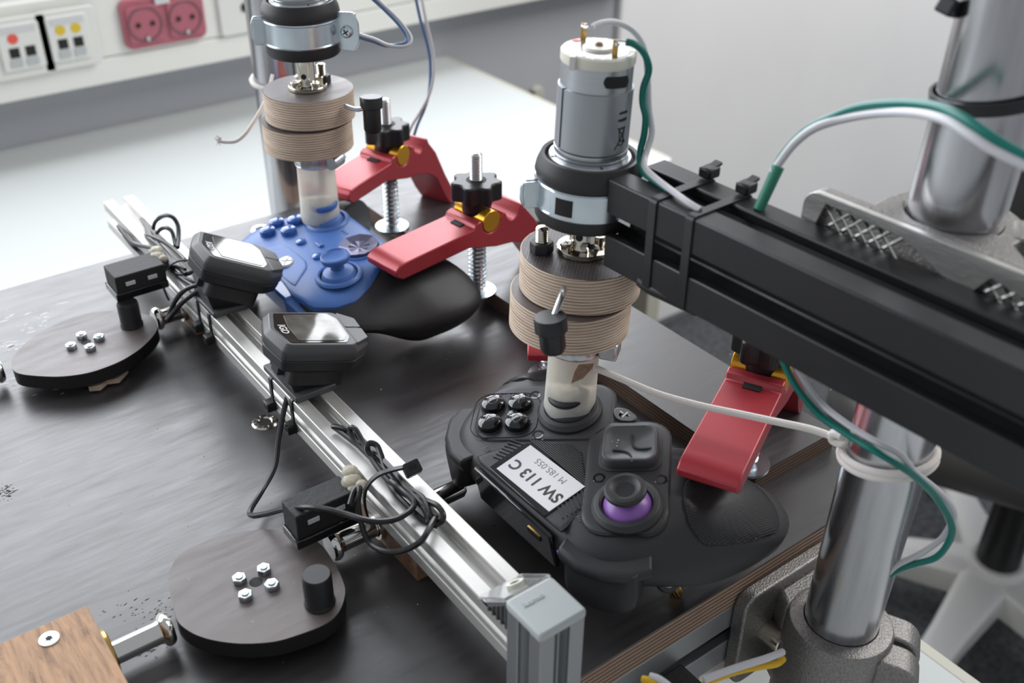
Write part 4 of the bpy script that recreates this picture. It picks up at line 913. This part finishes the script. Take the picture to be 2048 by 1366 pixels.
        for x, y in ((-6.6, 10.8), (6.4, -9.8)):
            tm = part('terminal', G().box(x - 1.2, x + 1.2, y - .35, y + .35, zc - 2, zc + 6.8, Mview), BRASS, t, bev=.15)
            part('solder', G().lathe([(0, -1.5), (1.1, -.8), (1.2, .3), (0, 1.3)], 10, Mview @ tr(x + .6, y - .6, zc + 5.6)), ZINC, tm)
    # rubber lined pipe clamp
    z0, za, zb_, zt = clampz
    t = thing('pipe_clamp', {'right': 'zinc pipe clamp with black rubber lining around the right motor', 'left': 'zinc pipe clamp with screw ears around the left motor'}[side], 'clamp', Mt @ V((0, 0, z0)))
    part('rubber_lining', G().lathe([(18.5, z0 + 1.4), (19.6, z0), (22.2, z0 + .2), (22.9, z0 + 1.6), (22.9, za), (22.2, za + .3), (22.2, zb_ - .3), (23.0, zb_), (23.8, zb_ + 2.6), (23.2, zb_ + 5.8), (21.4, zt), (19.8, zt - .2), (19.2, zt - 2.5), (18.5, zt - 3)], 64, Mt, ring=True), RUB, t)
    bd = part('steel_band', G().lathe([(22.3, za), (23.6, za), (23.9, za + .8), (23.4, za + 1.4), (23.4, zb_ - 1.4), (23.9, zb_ - .8), (23.6, zb_), (22.3, zb_)], 64, Mt, ring=True), ZINC, t)
    zm, hh = (za + zb_) / 2, (zb_ - za) / 2
    for (a, l, screw, eh) in ear_dirs:
        Me = Mview @ rz(a) @ axes((0, 0, zm), (0, -1, 0), (1, 0, 0), (0, 0, 1))     # x outwards, y around
        hh_, hh = hh, hh * eh
        e = part('ear', G().prism(rpoly([(22, -hh), (22 + l * .8, -hh * 1.05), (22 + l, -hh * .5), (22 + l, hh * .5), (22 + l * .8, hh * 1.05), (22, hh)], 1.5, 3), -1.6, .2, Me @ axes((0, 0, 0), (1, 0, 0), (0, 0, 1), (0, -1, 0))), ZINC, t, bev=.3)
        part('ear_plate', G().box(22, 22 + l * .85, 1.6, 3.2, -hh * .95, hh * .95, Me), ZINC, t, bev=.3); hh = hh_
        if screw:
            Ms = Me @ axes((22 + l * .5, -.2, 0), (1, 0, 0), (0, 0, 1), (0, -1, 0))
            s_ = part('screw', G().lathe([(0, 0), (3.7, 0), (3.7, 1.2), (2.6, 2.2), (0, 2.4)], 24, Ms), ZINC, e)
            for q in (0, PI / 2): part('screw_drive', G().box(-2, 2, -.4, .4, 2.1, 2.45, Ms @ rz(q + .6)), DARK, s_)
    if window is not None:
        def curved(a0, a1, h_, r0, r1):
            return G().loft([[tuple(Mview @ V((r_ * math.sin(a), -r_ * math.cos(a), zm + z))) for r_, z in ((r0, -h_), (r1, -h_), (r1, h_), (r0, h_))] for a in [a0 + (a1 - a0) * k / 10 for k in range(11)]])
        part('doubler_plate', curved(window - .30, window + 1.0, hh - .3, 23.0, 24.3), ZINC, bd, bev=.4)
        part('window', curved(window - .17, window + .17, 3.9, 23.0, 24.36), DARK, bd)
        Mj = Mview @ axes((0, 0, zm), (1, 0, 0), (0, 1, 0), (0, 0, 1))
        part('arm_lug', G().loft([[tuple(Mview @ V(p)) for p in ((13, -19, za + 1), (19.5, -13, za + 1), (19.5, -13, zb_ - 1), (13, -19, zb_ - 1))], [tuple(Mview @ V(p)) for p in ((19, -22, za - .5), (24, -12, za + 3), (24, -12, zb_ - 3), (19, -22, zb_ + .5))]]), ZINC, bd)
    # flange coupling
    zd = 145.0 + dz
    t = thing('flange_coupling', {'right': 'nickel flange coupling between right motor and plywood disc', 'left': 'nickel flange coupling between left motor and plywood disc'}[side], 'coupling', Mt @ V((0, 0, zd)))
    part('flange', G().lathe([(3, zd + .2), (11.7, zd + .2), (12, zd + .6), (12, zd + 2.2), (11.6, zd + 2.6), (6.2, zd + 2.6), (5.6, zd + 3.6), (5.6, z0 - 3.5), (5.2, z0 - 3), (3, z0 - 3)], 44, Mt), NICKEL, t)
    for k in range(4):
        a = PI / 2 * k + .55; x, y = 8.7 * math.cos(a), 8.7 * math.sin(a)
        s_ = part('screw', G().lathe([(0, 2.4), (2.6, 2.4), (2.6, 4.2), (3.1, 4.6), (3.1, 5.6), (2.8, 6), (0, 6)], 22, Mview @ tr(x, y, zd)), NICKEL, t)
        for q in range(2): part('screw_drive', G().box(-1.6, 1.6, -.3, .3, 5.9, 6.04, Mview @ tr(x, y, zd) @ rz(q * PI / 2 + k)), DARK, s_)
    part('set_screw', G().cyl(Mview @ V((-1.8, -5.2, zd + 9)), Mview @ V((-2, -5.75, zd + 9)), 1.7), DARK, t)
    part('set_screw', G().cyl(Mview @ V((.6, -5.2, zd + 5)), Mview @ V((.6, -6.6, zd + 5)), 1.9), STEEL, t)
    # plywood discs
    for k, (top, dx, df, nm, mf) in enumerate(((zd, 0, 0, 'upper', mesh_top), (zd - 18.6, off[0], off[1], 'lower', not mesh_top))):
        Md_ = A(dx, df, 0); R = 28.4
        lab = 'round birch plywood disc, %s of the two under the %s motor' % (nm, w_)
        t = thing('plywood_disc', lab, 'disc', Md_ @ V((0, 0, top - 18)), 'plywood discs of the motor towers')
        pr = [(0, top - 18)]
        for i in range(13):                                       # veneer by veneer, each with a small groove
            za_ = top - 18 + i * 1.385
            pr += [(R - .25, za_), (R, za_ + .12), (R, za_ + 1.08), (R - .18, za_ + 1.22)]
        pr += [(R - .3, top - .15), (0, top - .15)]
        part('veneers', G().lathe(pr, 72, Md_), PLYL, t, sharp=60)
        part('film_face', G().lathe([(0, top - .3), (R - .5, top - .3), (R - .5, top), (0, top)], 72, Md_), MESHF if mf else FILMB, t)
    bx = {'right': (-18.5, 3.5), 'left': (9.5, -9)}[side]
    q = L(bx[0], bx[1], zd)
    t = thing('eccentric_bolt', {'right': 'steel bolt with black nut on the right upper plywood disc', 'left': 'steel bolt with black nut on the left upper plywood disc'}[side], 'bolt', q)
    part('nut', G().prism(hexa(5.6), 0, 5.2, frame(q, (0, 0, 1), rr)), BPM, t, bev=.5)
    part('stud', G().lathe([(0, 5), (2.9, 5)] + [(2.7 + .3 * (i % 2), 5 + i * .5) for i in range(14)] + [(2.5, 12.2), (0, 12.2)], 20, frame(q, (0, 0, 1))), NICKEL, t, sharp=60)
    # counter knob on a bent bolt
    k0, k1, b0, b1 = knob
    t = thing('magnet_knob', {'right': 'black magnet knob on a bent bolt before the right plywood discs', 'left': 'black magnet knob on a bent bolt beside the left plywood discs'}[side], 'knob', k1)
    part('bolt', G().tube(spl([b0, b1, k0 + (k1 - k0) * .25], 5), 1.5, 10), STEEL, t)
    part('cap', G().lathe([(0, 0), (6.8, 0), (7.1, .6), (7.1, 6.6), (6.4, 7.2), (0, 7.2)], 28, frame(k0, k1 - k0)), BP, t)
    part('body', G().lathe([(0, 7), (5.6, 7), (5.6, (k1 - k0).length - 2), (4.8, (k1 - k0).length), (0, (k1 - k0).length)], 28, frame(k0, k1 - k0)), BP, t)
    # silicone finger with hose clamp
    zl = zd - 36.8 - (8 if side == 'right' else 5.5); zt_ = 51.5 + (1.5 if side == 'left' else 0)
    fo = off if side == 'right' else (off[0] * -1.2, 0)
    fo = (0, 0)
    Mf = A(fo[0], fo[1], 0)
    t = thing('silicone_finger', {'right': 'translucent silicone tube pressing the right thumbstick of the black controller', 'left': 'translucent silicone tube pressing the thumbstick of the blue controller'}[side], 'tube', Mf @ V((0, 0, zt_)))
    part('tube', G().lathe([(0, zl), (12.2, zl), (12.4, zl - 12), (12.9, zt_ + 9), (13.2, zt_ + 5), (12.6, zt_ + 1.2), (11.4, zt_), (11.0, zt_ + .4), (11.0, zt_ + 3), (11.0, zt_ + 12), (9.6, zt_ + 16), (5.5, zt_ + 18.4), (0, zt_ + 19)], 48, Mf), SIL, t)
    part('core', G().lathe([(0, zl - 4), (5.5, zl - 4), (9.5, zl - 2), (9.5, zd - 36.7), (0, zd - 36.7)], 28, Mf), GPL, t)
    t = thing('hose_clamp', {'right': 'steel worm-drive hose clamp at the top of the right silicone tube', 'left': 'steel worm-drive hose clamp at the top of the left silicone tube'}[side], 'clamp', Mf @ V((0, 0, zl - 8)))
    part('band', G().lathe([(12.5, zl - 8), (13.3, zl - 8), (13.5, zl - 7.4), (13.2, zl - 6.8), (13.2, zl - 1.2), (13.5, zl - .6), (13.3, zl), (12.5, zl)], 48, Mf, ring=True), STEEL, t)
    Mv = Mf @ axes((0, 0, 0), rr, c * -1, (0, 0, 1))
    if side == 'left':
        for i in range(15):
            a = -.75 + i * .1; part('worm_thread', G().box(-.32, .32, -.5, .5, -3.2, 3.2, Mv @ tr(13.3 * math.sin(a), -13.3 * math.cos(a), zl - 4) @ rz(a)), STEEL, t, bev=.15)
        Mh = Mv @ rz(.95) @ tr(0, -15.6, zl - 4)
        part('screw_housing', G().lathe([(0, -5.5), (4.4, -5.5), (4.6, -5), (4.6, 5), (4.2, 5.5), (0, 5.5)], 20, Mh @ axes((0, 0, 0), (0, 1, 0), (0, 0, 1), (1, 0, 0))), ZINC, t)
        part('screw_head', G().prism(hexa(3), 5, 9, Mh @ axes((0, 0, 0), (0, 1, 0), (0, 0, 1), (1, 0, 0))), STEEL, t, bev=.5)
    else:
        Mh = Mv @ rz(1.35) @ tr(0, -17, zl - 4)
        part('screw_housing', G().box(-6, 6, -5, 4, -4.6, 4.4, Mh), STEEL, t, bev=1.2)
        part('screw_head', G().prism(hexa(4.2), 5, 11, Mh @ axes((0, 0, 0), (0, 1, 0), (0, 0, 1), (1, 0, 0)) @ rz(.3)), ZINC, t, bev=.5)
        nd = nrm(EYE - ad(1160, 745, 487))
        tl = [ad(u, v, 486) for u, v in ((1142, 767), (1149, 742), (1157, 729), (1188, 727), (1184, 737), (1166, 757))]
        Mtl = frame(tl[0], nd); Mi = Mtl.inverted()
        part('band_tail', G().prism([tuple((Mi @ p).xy) for p in tl], -.6, .6, Mtl), BEECH, t, bev=.2)
    return Mview
MR = tower('right', (282.5, 326.5), 1.7, 0, -.42, [(-1.25, 9, False, 1.0)], (-3.6, 4.6), True, (ad(1100, 633, 447), ad(1107, 702, 455), ad(1128, 578, 462), ad(1120, 602, 452)), (163, 169.5, 182.5, 192.5))
MLt = tower('left', (285, 595), 0, 0.5, None, [(-1.52, 8.5, False, 1.12), (1.12, 15, True, 1.5)], (-2.6, 3.2), False, (ad(742, 193, 652), ad(746, 264, 662), ad(690, 212, 655), ad(715, 219, 652)), (168.5, 176, 191, 201))
# ------------------------------------------------------------ black arm, pole and cast clamps
ARM_X = lambda y: 276.8 + .045 * (303 - y)
dA = nrm(V((-.045, 1, 0)))
o_ = V((ARM_X(40) + 17, 40, 170)); Lr = (303 - 40) / dA.y
Ma = axes(o_, V((0, 0, 1)).cross(dA) * -1, (0, 0, 1), dA)
Ma = axes(o_, dA.cross(V((0, 0, 1))), (0, 0, 1), dA)
part('motor_boom', G().prism(profile_poly(34, 41, (1, 1, 1, 1), 5.0, 4.5, 9, 12), 0, Lr, Ma), BLKA, bev=.8, org=(300, 170, 150), tag=('thick black slotted arm profile holding the right motor', 'arm'))
def arm_tie(lab, u, v):
    y = at(u, v, 191).y; yl = (y - 40) / dA.y
    t = thing('zip_tie', lab, 'zip tie', Ma @ V((0, -20, yl)), 'zip ties round the black arm')
    pl = [Ma @ V((px, pz, yl)) for px, pz in rrect(17.8, 21.3, 2, 4)]
    part('strap', G().strap(pl, dA, 4.2, 1.1), BP, t, bev=.2)
    sx = 1 if (Ma @ V((1, 0, 0)) - Ma @ V((0, 0, 0))).x > 0 else -1
    Mh = Ma @ tr(sx * 15.5, 22.4, yl)
    h_ = part('head', G().box(-3.6, 3.6, -.6, 4.2, -3.2, 3.2, Mh), BP, t, bev=1)
    part('tail', G().box(-1, 6.5, 2.4, 3.8, -2, 2, Mh @ Matrix.Rotation(.25, 4, 'Z')), BP, h_, bev=.3)
arm_tie('black zip tie round the arm, nearer the right motor', 1311, 395)
arm_tie('black zip tie round the arm, farther from the right motor', 1375, 432)
wire('sensor_tube', 'black ribbed sensor tube strapped along the lower edge of the arm', [ad(u, v, d) for u, v, d in ((1283, 560, 449), (1300, 574, 446), (1330, 588, 441), (1362, 603, 436), (1394, 618, 431))], 3.1, BP, 'tube', 6, 12)
pt = V((.8, -.6, 0)) * .022
PB = V((343.6, 190, -15))
def pole_at(z): return PB + V((0, 0, z + 15)) + pt * (z + 15)
pz = nrm(V((pt.x, pt.y, 1)))
t = thing('pole', 'polished aluminium pole in the right foreground standing before the board', 'pole', pole_at(-160))
part('tube', G().lathe([(16.2, -160), (17.5, -160), (17.5, 345), (16.2, 345)], 64, frame(pole_at(0), pz) , ring=True), POLE, t)
PB2 = V((340.5, 766, 0))
t = thing('pole', 'polished aluminium pole behind the left motor and plywood discs', 'pole', PB2 + V((0, 0, -170)))
part('tube', G().lathe([(16.2, -170), (17.5, -170), (17.5, 290), (16.2, 290)], 48, tr(PB2.x, PB2.y, 0), ring=True), POLE, t)
part('cord_ring', G().tube([(PB2.x + 19.2 * math.cos(a), PB2.y + 19.2 * math.sin(a), 93 + 2 * math.sin(a)) for a in [k * PI / 16 for k in range(32)]], 2, 8, True), CORD, t)
# lower cast clamp
t = thing('pole_clamp', 'cast aluminium clamp holding the pole to the front frame profile', 'clamp', (343, 205, -78))
Mp = axes((0, 228, 0), (1, 0, 0), (0, 0, 1), (0, -1, 0))
part('mount_plate', G().prism(rpoly([(309, -71), (378, -71), (378, -9), (309, -9)], 9, 5), .3, 8, Mp), CAST, t, bev=1.2, seg=3)
Mpole = frame(pole_at(0), pz, (1, 0, 0))
part('socket', G().lathe([(17.7, -80), (25.5, -80), (25.5, -19), (24.5, -16.5), (22, -15.6), (17.7, -15.6)], 56, Mpole, ring=True), CAST, t, bev=.3)
part('web', G().loft([[(334, 222, z), (374, 222, z), (368, 210, z), (328, 210, z)] for z in (-72, -15.8)]), CAST, t, bev=3, seg=3)
for a0, a1, b0 in ((14, 33, 0), (-16, 4, 1)):
    pass
dE = nrm(V((.55, -.83, 0))); dS = nrm(V((.83, .55, 0)))
pc = pole_at(-45)
for k, (s0, s1) in enumerate(((1.6, 17), (-17, -1.6))):
    Me = axes(pc, dE, dS, (0, 0, 1))
    e = part('clamp_ear', G().prism(rpoly([(19, -36), (37, -36), (40, -28), (40, 16), (34, 23), (19, 25)], 4, 4), s0, s1, Me @ axes((0, 0, 0), (1, 0, 0), (0, 0, 1), (0, -1, 0))), CAST, t, bev=1.6, seg=3)
part('clamp_bolt', G().prism(hexa(5.5), 17, 20, axes(pc, dE, dS, (0, 0, 1)) @ tr(30, 0, -14) @ axes((0, 0, 0), (1, 0, 0), (0, 0, 1), (0, -1, 0))), ZINC, t, bev=.5)
q = pole_at(-52) + nrm(V((-.35, -1, 0))) * 25
b_ = part('side_screw', G().lathe([(0, 0), (7, 0), (7, 2), (5.2, 2.6), (5.2, 5), (2.6, 5.4), (2.4, 4), (0, 3.8)], 28, frame(q, (-.35, -1, .12))), ZINC, t, bev=.3)
p = V((329, 220, -40))
b_ = part('cap_screw', G().lathe([(0, 0), (6.2, 0), (6.4, .5), (6.4, 11.4), (5.8, 12), (0, 12)], 32, frame(p, (0, -1, 0))), NICKEL, t)
part('hex_socket', G().prism(hexa(3.1), 11.6, 12.1, frame(p, (0, -1, 0))), DARK, b_)
# upper cast clamp bolted to the arm
t = thing('pole_clamp', 'cast aluminium bracket with crosshatched pockets joining the arm to the pole', 'clamp', (322, 190, 160))
def af(y, dx=0): return ARM_X(y) + 34.2 + dx
y0, y1 = 231, 119
Mu = axes((af(0), 0, 0), dA * -1, (0, 0, 1), dA.cross(V((0, 0, 1))))     # x along -arm, y up, z away from the arm
def au(y): return -(y / dA.y)
xa, xb = au(y0), au(y1)
mid = (xa + xb) / 2
outl = rpoly([(xa, 150), (xa, 198), (xa + 5, 203.5), (xb - 5, 203.5), (xb, 198), (xb, 150)], 5, 4)
part('plate', G().prism([(xa, 150), (xa, 190)] + [(xa + 7 - 7 * math.cos(k * PI / 12), 196 + 7 * math.sin(k * PI / 12)) for k in range(7)] + [(xb - 7 + 7 * math.sin(k * PI / 12), 196 + 7 * math.cos(k * PI / 12)) for k in range(7)] + [(xb, 190), (xb, 150)], 2.6, 7.5, Mu), CAST, t, bev=.8)
top = [(xa, 190), (xa, 196)] + [(xa + 7 - 7 * math.cos(k * PI / 12), 196 + 7 * math.sin(k * PI / 12)) for k in range(1, 7)] + [(xb - 7 + 7 * math.sin(k * PI / 12), 196 + 7 * math.cos(k * PI / 12)) for k in range(6)] + [(xb, 196), (xb, 180), (xb - 8, 180), (xb - 8, 192), (xb - 34, 197), (mid + 17, 189.5), (mid + 8, 189.5), (mid - 13, 198.5), (xa + 10, 199.5), (xa + 7, 190)]
part('rim', G().prism(top, 0, 2.7, Mu), MILL, t, bev=.25)
g = G()
for x0, x1 in ((xa + 7, mid - 12), (mid + 16, xb - 8)):
    n = int((x1 - x0) / 6)
    for k in range(-3, n + 3):
        for sgn in (1, -1):
            pts_ = [Mu @ V((x0 + k * 6 + sgn * s_, 186 + s_ * 1.0, 2.5)) for s_ in (0, 13)] if sgn > 0 else [Mu @ V((x0 + k * 6 + 13 + sgn * s_, 186 + s_, 2.5)) for s_ in (0, 13)]
            a, b = [V(((Mu.inverted() @ p_).x, (Mu.inverted() @ p_).y, 0)) for p_ in pts_]
            if min(a.x, b.x) >= x0 - 1 and max(a.x, b.x) <= x1 + 1: g.tube([Mu @ V((a.x, a.y, 2.5)), Mu @ V((b.x, b.y, 2.5))], .55, 5)
part('crosshatch', g, CHROME, t, kind='stuff')
part('socket', G().lathe([(17.7, 160), (26, 160), (26, 196), (25, 198), (17.7, 198)], 56, Mpole, ring=True), CAST, t, bev=.4)
Mui = Mu.inverted(); pcu = Mui @ pole_at(180)
arc = [(pcu.x + 18.2 * math.cos(a), pcu.z + 18.2 * math.sin(a)) for a in [PI + .25 + k * (PI - .5) / 12 for k in range(13)]]
part('bridge', G().loft([[tuple(Mu @ V((x, z, d))) for x, d in [(mid - 34, 7)] + [(pcu.x - 24, pcu.z - 4)] + arc + [(pcu.x + 24, pcu.z - 4)] + [(mid + 36, 7)]] for z in (164, 200)]), CAST, t, bev=.8)
dQ = nrm(V((.5, -.86, 0)))
part('clamp_ear', G().prism(rpoly([(20, -14), (36, -14), (38, 8), (30, 12), (20, 12)], 3, 3), -9, 9, axes(pole_at(186), dQ, V((0, 0, 1)).cross(dQ), (0, 0, 1)) @ axes((0, 0, 0), (1, 0, 0), (0, 0, 1), (0, -1, 0))), CAST, t, bev=1)
# zip tie high on the pole
t = thing('zip_tie', 'black zip tie around the pole at the upper right corner', 'zip tie', pole_at(250))
pu = nrm(V((.16, .10, 1)))
Mz = frame(pole_at(246), nrm(V((-.10, .16, 1))), (1, 0, 0))
pl = [Mz @ V((18.6 * math.cos(a), 18.6 * math.sin(a), 0)) for a in [k * PI / 20 for k in range(40)]]
part('strap', G().strap(pl, (Mz.to_3x3() @ V((0, 0, 1))), 4.4, 1.2), BP, t)
q = ad(1899, 12, 355)
part('head', G().box(-3.4, 3.4, -3.2, 3.2, -3, 3, frame(q, (.3, -.2, 1), (1, 0, 0))), BP, t, bev=.8)
# ------------------------------------------------------------ wires and cords
def pair(name, lab, strands, grp=None):
    t = thing(name, lab, 'wire', ad(*strands[0][1][0]))
    for nm, pts, r_, m in strands: part(nm, G().tube(spl(P3(pts), 8), r_, 10), m, t)
    return t
t = pair('motor_wire', 'green and white wire pair from the right motor terminals down to the arm', [
    ('white_strand', [(1186, 53, 420), (1205, 46, 422), (1232, 45, 425), (1262, 58, 428), (1283, 85, 431), (1293, 120, 434), (1296, 165, 439), (1298, 215, 444), (1304, 262, 447), (1296, 295, 448), (1289, 318, 447), (1290, 335, 443), (1306, 352, 436), (1335, 375, 428), (1372, 402, 418), (1400, 420, 414)], 1.35, WHW),
    ('green_strand', [(1252, 84, 424), (1268, 88, 424), (1285, 102, 426), (1296, 125, 429), (1297, 145, 432), (1287, 175, 436), (1285, 205, 440), (1291, 235, 443), (1288, 270, 447), (1281, 300, 450), (1280, 325, 448), (1288, 345, 443), (1310, 362, 437), (1345, 385, 428)], 1.45, TEAL)])
part('bare_end', G().tube(spl([ad(1164, 52, 424), ad(1174, 56, 421), ad(1188, 52, 420)], 4), .45, 6), STEEL, t)
part('bare_end', G().tube(spl([ad(1230, 83, 422), ad(1242, 81, 423), ad(1254, 84, 424)], 4), .45, 6), STEEL, t)
t = pair('motor_wire', 'green and white wire pair arching from the green sleeve before the pole', [
    ('white_strand', [(1545, 345, 412), (1561, 322, 410), (1590, 286, 406), (1630, 256, 400), (1690, 237, 392), (1760, 226, 376), (1830, 226, 354), (1890, 240, 338), (1940, 270, 330), (1990, 302, 326), (2060, 335, 322)], 1.65, WHW),
    ('green_strand', [(1545, 345, 413), (1570, 304, 411), (1610, 262, 407), (1660, 236, 398), (1720, 214, 386), (1800, 206, 366), (1870, 212, 346), (1920, 232, 334), (1965, 262, 328), (2010, 290, 325), (2060, 318, 322)], 1.65, TEAL)])
part('heat_shrink', G().cyl(ad(1517, 420, 417), ad(1557, 332, 411), 2.2, 2.5, 16), TEALS, t, bev=.3, label='green heat-shrink sleeve')
pair('motor_wire', 'green and white wire pair hanging from the arm in front of the pole', [
    ('white_strand', [(1560, 665, 424), (1577, 700, 425), (1600, 750, 426), (1640, 805, 427), (1700, 852, 418), (1755, 885, 410), (1795, 905, 409), (1815, 925, 410), (1830, 945, 415), (1868, 975, 432), (1898, 1005, 440), (1908, 1030, 446), (1900, 1052, 452), (1880, 1080, 458), (1840, 1108, 464), (1800, 1128, 470), (1770, 1155, 478), (1755, 1165, 484)], 1.4, WHW),
    ('green_strand', [(1545, 670, 424), (1563, 715, 425), (1592, 773, 426), (1640, 830, 426), (1700, 872, 417), (1755, 905, 408), (1800, 932, 408), (1830, 953, 414), (1866, 988, 431), (1893, 1027, 440), (1904, 1060, 446), (1893, 1092, 453), (1870, 1116, 460), (1830, 1128, 466), (1795, 1140, 472), (1768, 1160, 480), (1755, 1175, 485)], 1.5, TEAL)])
pair('motor_wire', 'blue and grey wire pair curling right of the left motor clamp', [
    ('grey_strand', [(700, 60, 640), (722, 70, 642), (748, 78, 646), (775, 90, 650), (800, 93, 652), (818, 88, 654), (822, 76, 655), (812, 58, 655), (790, 32, 652), (760, 4, 648), (740, -18, 644)], 1.15, WHW),
    ('blue_strand', [(700, 64, 641), (722, 75, 643), (748, 83, 647), (772, 91, 651), (798, 89, 652), (812, 84, 653), (812, 70, 654), (797, 48, 653), (772, 22, 650), (748, 0, 647), (730, -16, 644)], 1.15, BLUW)])
pair('motor_wire', 'blue and grey wire pair hanging behind the far red clamp', [
    ('grey_strand', [(842, -10, 800), (852, 40, 805), (866, 105, 815), (867, 150, 820), (858, 190, 825), (840, 225, 832), (822, 255, 838), (813, 285, 842), (806, 330, 848)], 1.2, WHW),
    ('blue_strand', [(830, -10, 802), (842, 45, 806), (857, 100, 816), (861, 140, 821), (858, 185, 826), (848, 220, 833), (835, 250, 838), (824, 285, 843), (812, 330, 849)], 1.2, BLUW)])
k0 = pole_at(78)
t = thing('elastic_cord', 'white elastic cord tied from the right hose clamp to the pole', 'cord', ad(1675, 872, 462))
part('cord', G().tube(spl(P3([(1188, 738, 506), (1205, 742, 506), (1260, 765, 502), (1320, 789, 498), (1400, 811, 491), (1480, 828, 483), (1560, 845, 474), (1620, 858, 467), (1668, 874, 461)]), 8), 1.75, 10), CORD, t)
g = G()
g.tube(spl(P3([(1660, 872, 461), (1672, 862, 459), (1688, 868, 456), (1692, 882, 455), (1680, 888, 457), (1664, 880, 460), (1668, 868, 457), (1684, 874, 453)]), 6), 1.7, 10)
part('knot', g, CORD, t)
for dz_, rad, tl in ((0, 19.6, .5), (2.6, 19.4, .55)):
    Mc = frame(pole_at(85 + dz_), nrm(V((-.02, .20, 1))), (1, 0, 0))
    part('cord_loop', G().tube([Mc @ V((rad * math.cos(a), rad * math.sin(a), 0)) for a in [k * PI / 20 for k in range(40)]], 1.75, 10, True), CORD, t)
t = thing('elastic_cord', 'white cord with frayed end hanging behind the left plywood discs', 'cord', ad(440, 283, 690))
part('cord', G().tube(spl(P3([(545, 150, 705), (535, 190, 700), (522, 218, 697), (506, 245, 694), (490, 268, 691), (472, 282, 690), (452, 284, 690), (438, 282, 690)]), 6), 1.25, 8), CORD, t)
g = G()
for k in range(26):
    a = V((random.uniform(-1, .3), random.uniform(-.6, .6), random.uniform(-.6, 1.2))); b = ad(440, 282, 690)
    g.tube([b, b + a * 2.2, b + a * 3.6 + V((0, 0, random.uniform(-1, 1)))], .22, 4)
part('frayed_end', g, CORD, t, kind='stuff')
# plug block with yellow and white wires on the frame profile
t = thing('cable_plug', 'black cable plug on the frame profile with white and yellow wires', 'plug', aty(1360, 1340, 218))
a = aty(1318, 1345, 218); b = aty(1408, 1322, 218)
part('plug_body', G().box(256, 276, 207, 228, -62, -36), CRACK, t, bev=1.2)
part('plug_step', G().box(266, 282, 203, 222, -68, -46), CRACK, t, bev=1)
part('plug_clip', G().box(258, 266, 200, 209, -74, -52), BPM, t, bev=.8)
part('plug_base', G().box(240, 262, 212, 228, -74, -48), BPM, t, bev=.8)
pair('control_wire', 'white and yellow wire pair running from the plug to the cast pole clamp', [
    ('white_strand', [(1408, 1360, 460), (1440, 1347, 462), (1490, 1330, 465), (1535, 1316, 470), (1565, 1304, 478)], 1.7, WHW),
    ('yellow_strand', [(1408, 1368, 461), (1440, 1354, 464), (1480, 1341, 468), (1520, 1333, 471), (1552, 1328, 476), (1566, 1318, 482)], 1.6, YELW)])
pair('control_wire', 'white and yellow wire pair left of the black plug at the bottom edge', [
    ('white_strand', [(1300, 1352, 445), (1318, 1358, 443), (1338, 1372, 441)], 1.6, WHW),
    ('yellow_strand', [(1285, 1358, 446), (1300, 1362, 444), (1320, 1376, 442)], 1.6, YELW)])
# ------------------------------------------------------------ office chair and clutter far behind
H = V((1301, 495, -800))
t = thing('office_chair', 'black leather office chair with a polished star base at right', 'chair', (H.x, H.y, -900))
for k in range(5):
    a = math.radians(190 + 72 * k); d = V((math.cos(a), math.sin(a), 0)); n_ = V((-d.y, d.x, 0))
    rings = []
    for s_, wd, z0, z1 in ((30, 38, -830, -775), (70, 34, -832, -780), (150, 27, -838, -795), (240, 23, -845, -810), (310, 20, -850, -822)):
        rings.append([tuple(H * 1 + V((0, 0, 800)) + d * s_ + n_ * wd * q + V((0, 0, z - 0))) for q, z in ((-1, z0), (1, z0), (1, z1 - 6), (.6, z1), (-.6, z1), (-1, z1 - 6))])
    lg = part('base_leg', G().loft(rings), BASEW, t, bev=4)
    q = H + V((0, 0, 800)) + d * 310
    part('caster', G().cyl(q + V((0, 0, -875)) - n_ * 18, q + V((0, 0, -875)) + n_ * 18, 25), BP, lg, bev=4)
part('hub', G().cyl((H.x, H.y, -835), (H.x, H.y, -765), 52, 42, 36), BASEW, t, bev=4)
part('gas_lift', G().cyl((H.x, H.y, -770), (H.x, H.y, -520), 32, 30, 32), BP, t, bev=2)
Mc = tr(H.x + 20, H.y + 30, 0) @ rz(.45)
def cush(hx, hy, z0, z1, r_, M, nx=9):
    rings = []
    for k in range(nx):
        f = k / (nx - 1); e = math.sin(f * PI) ** .5; s_ = .84 + .16 * e
        rings.append([(x * s_, y * s_, z0 + (z1 - z0) * f) for x, y in rrect(hx, hy, r_, 8)])
    return G().loft(rings, M=M)
part('seat_plate', G().box(-150, 150, -150, 150, -540, -505, Mc), BP, t, bev=6)
part('seat_cushion', cush(262, 258, -520, -405, 95, Mc), LEATH, t)
Mb = Mc @ tr(255, 0, -120) @ Matrix.Rotation(1.45, 4, 'Y')
part('backrest', cush(300, 235, -45, 45, 90, Mb), LEATH, t)
part('back_bar', G().box(190, 270, -30, 30, -520, -180, Mc), BP, t, bev=8)
p = aty(1075, 190, 1440)
t = thing('wall_grommet', 'small beige cable grommet on the grey wall behind the right motor', 'grommet', p)
part('ring', G().cyl((p.x, 1449, p.z), (p.x, 1438, p.z), 17, 15, 28), DESKE, t, bev=3)
part('hole', G().cyl((p.x - 14, 1437.5, p.z + 4), (p.x - 14, 1440, p.z + 4), 7), DARK, t)
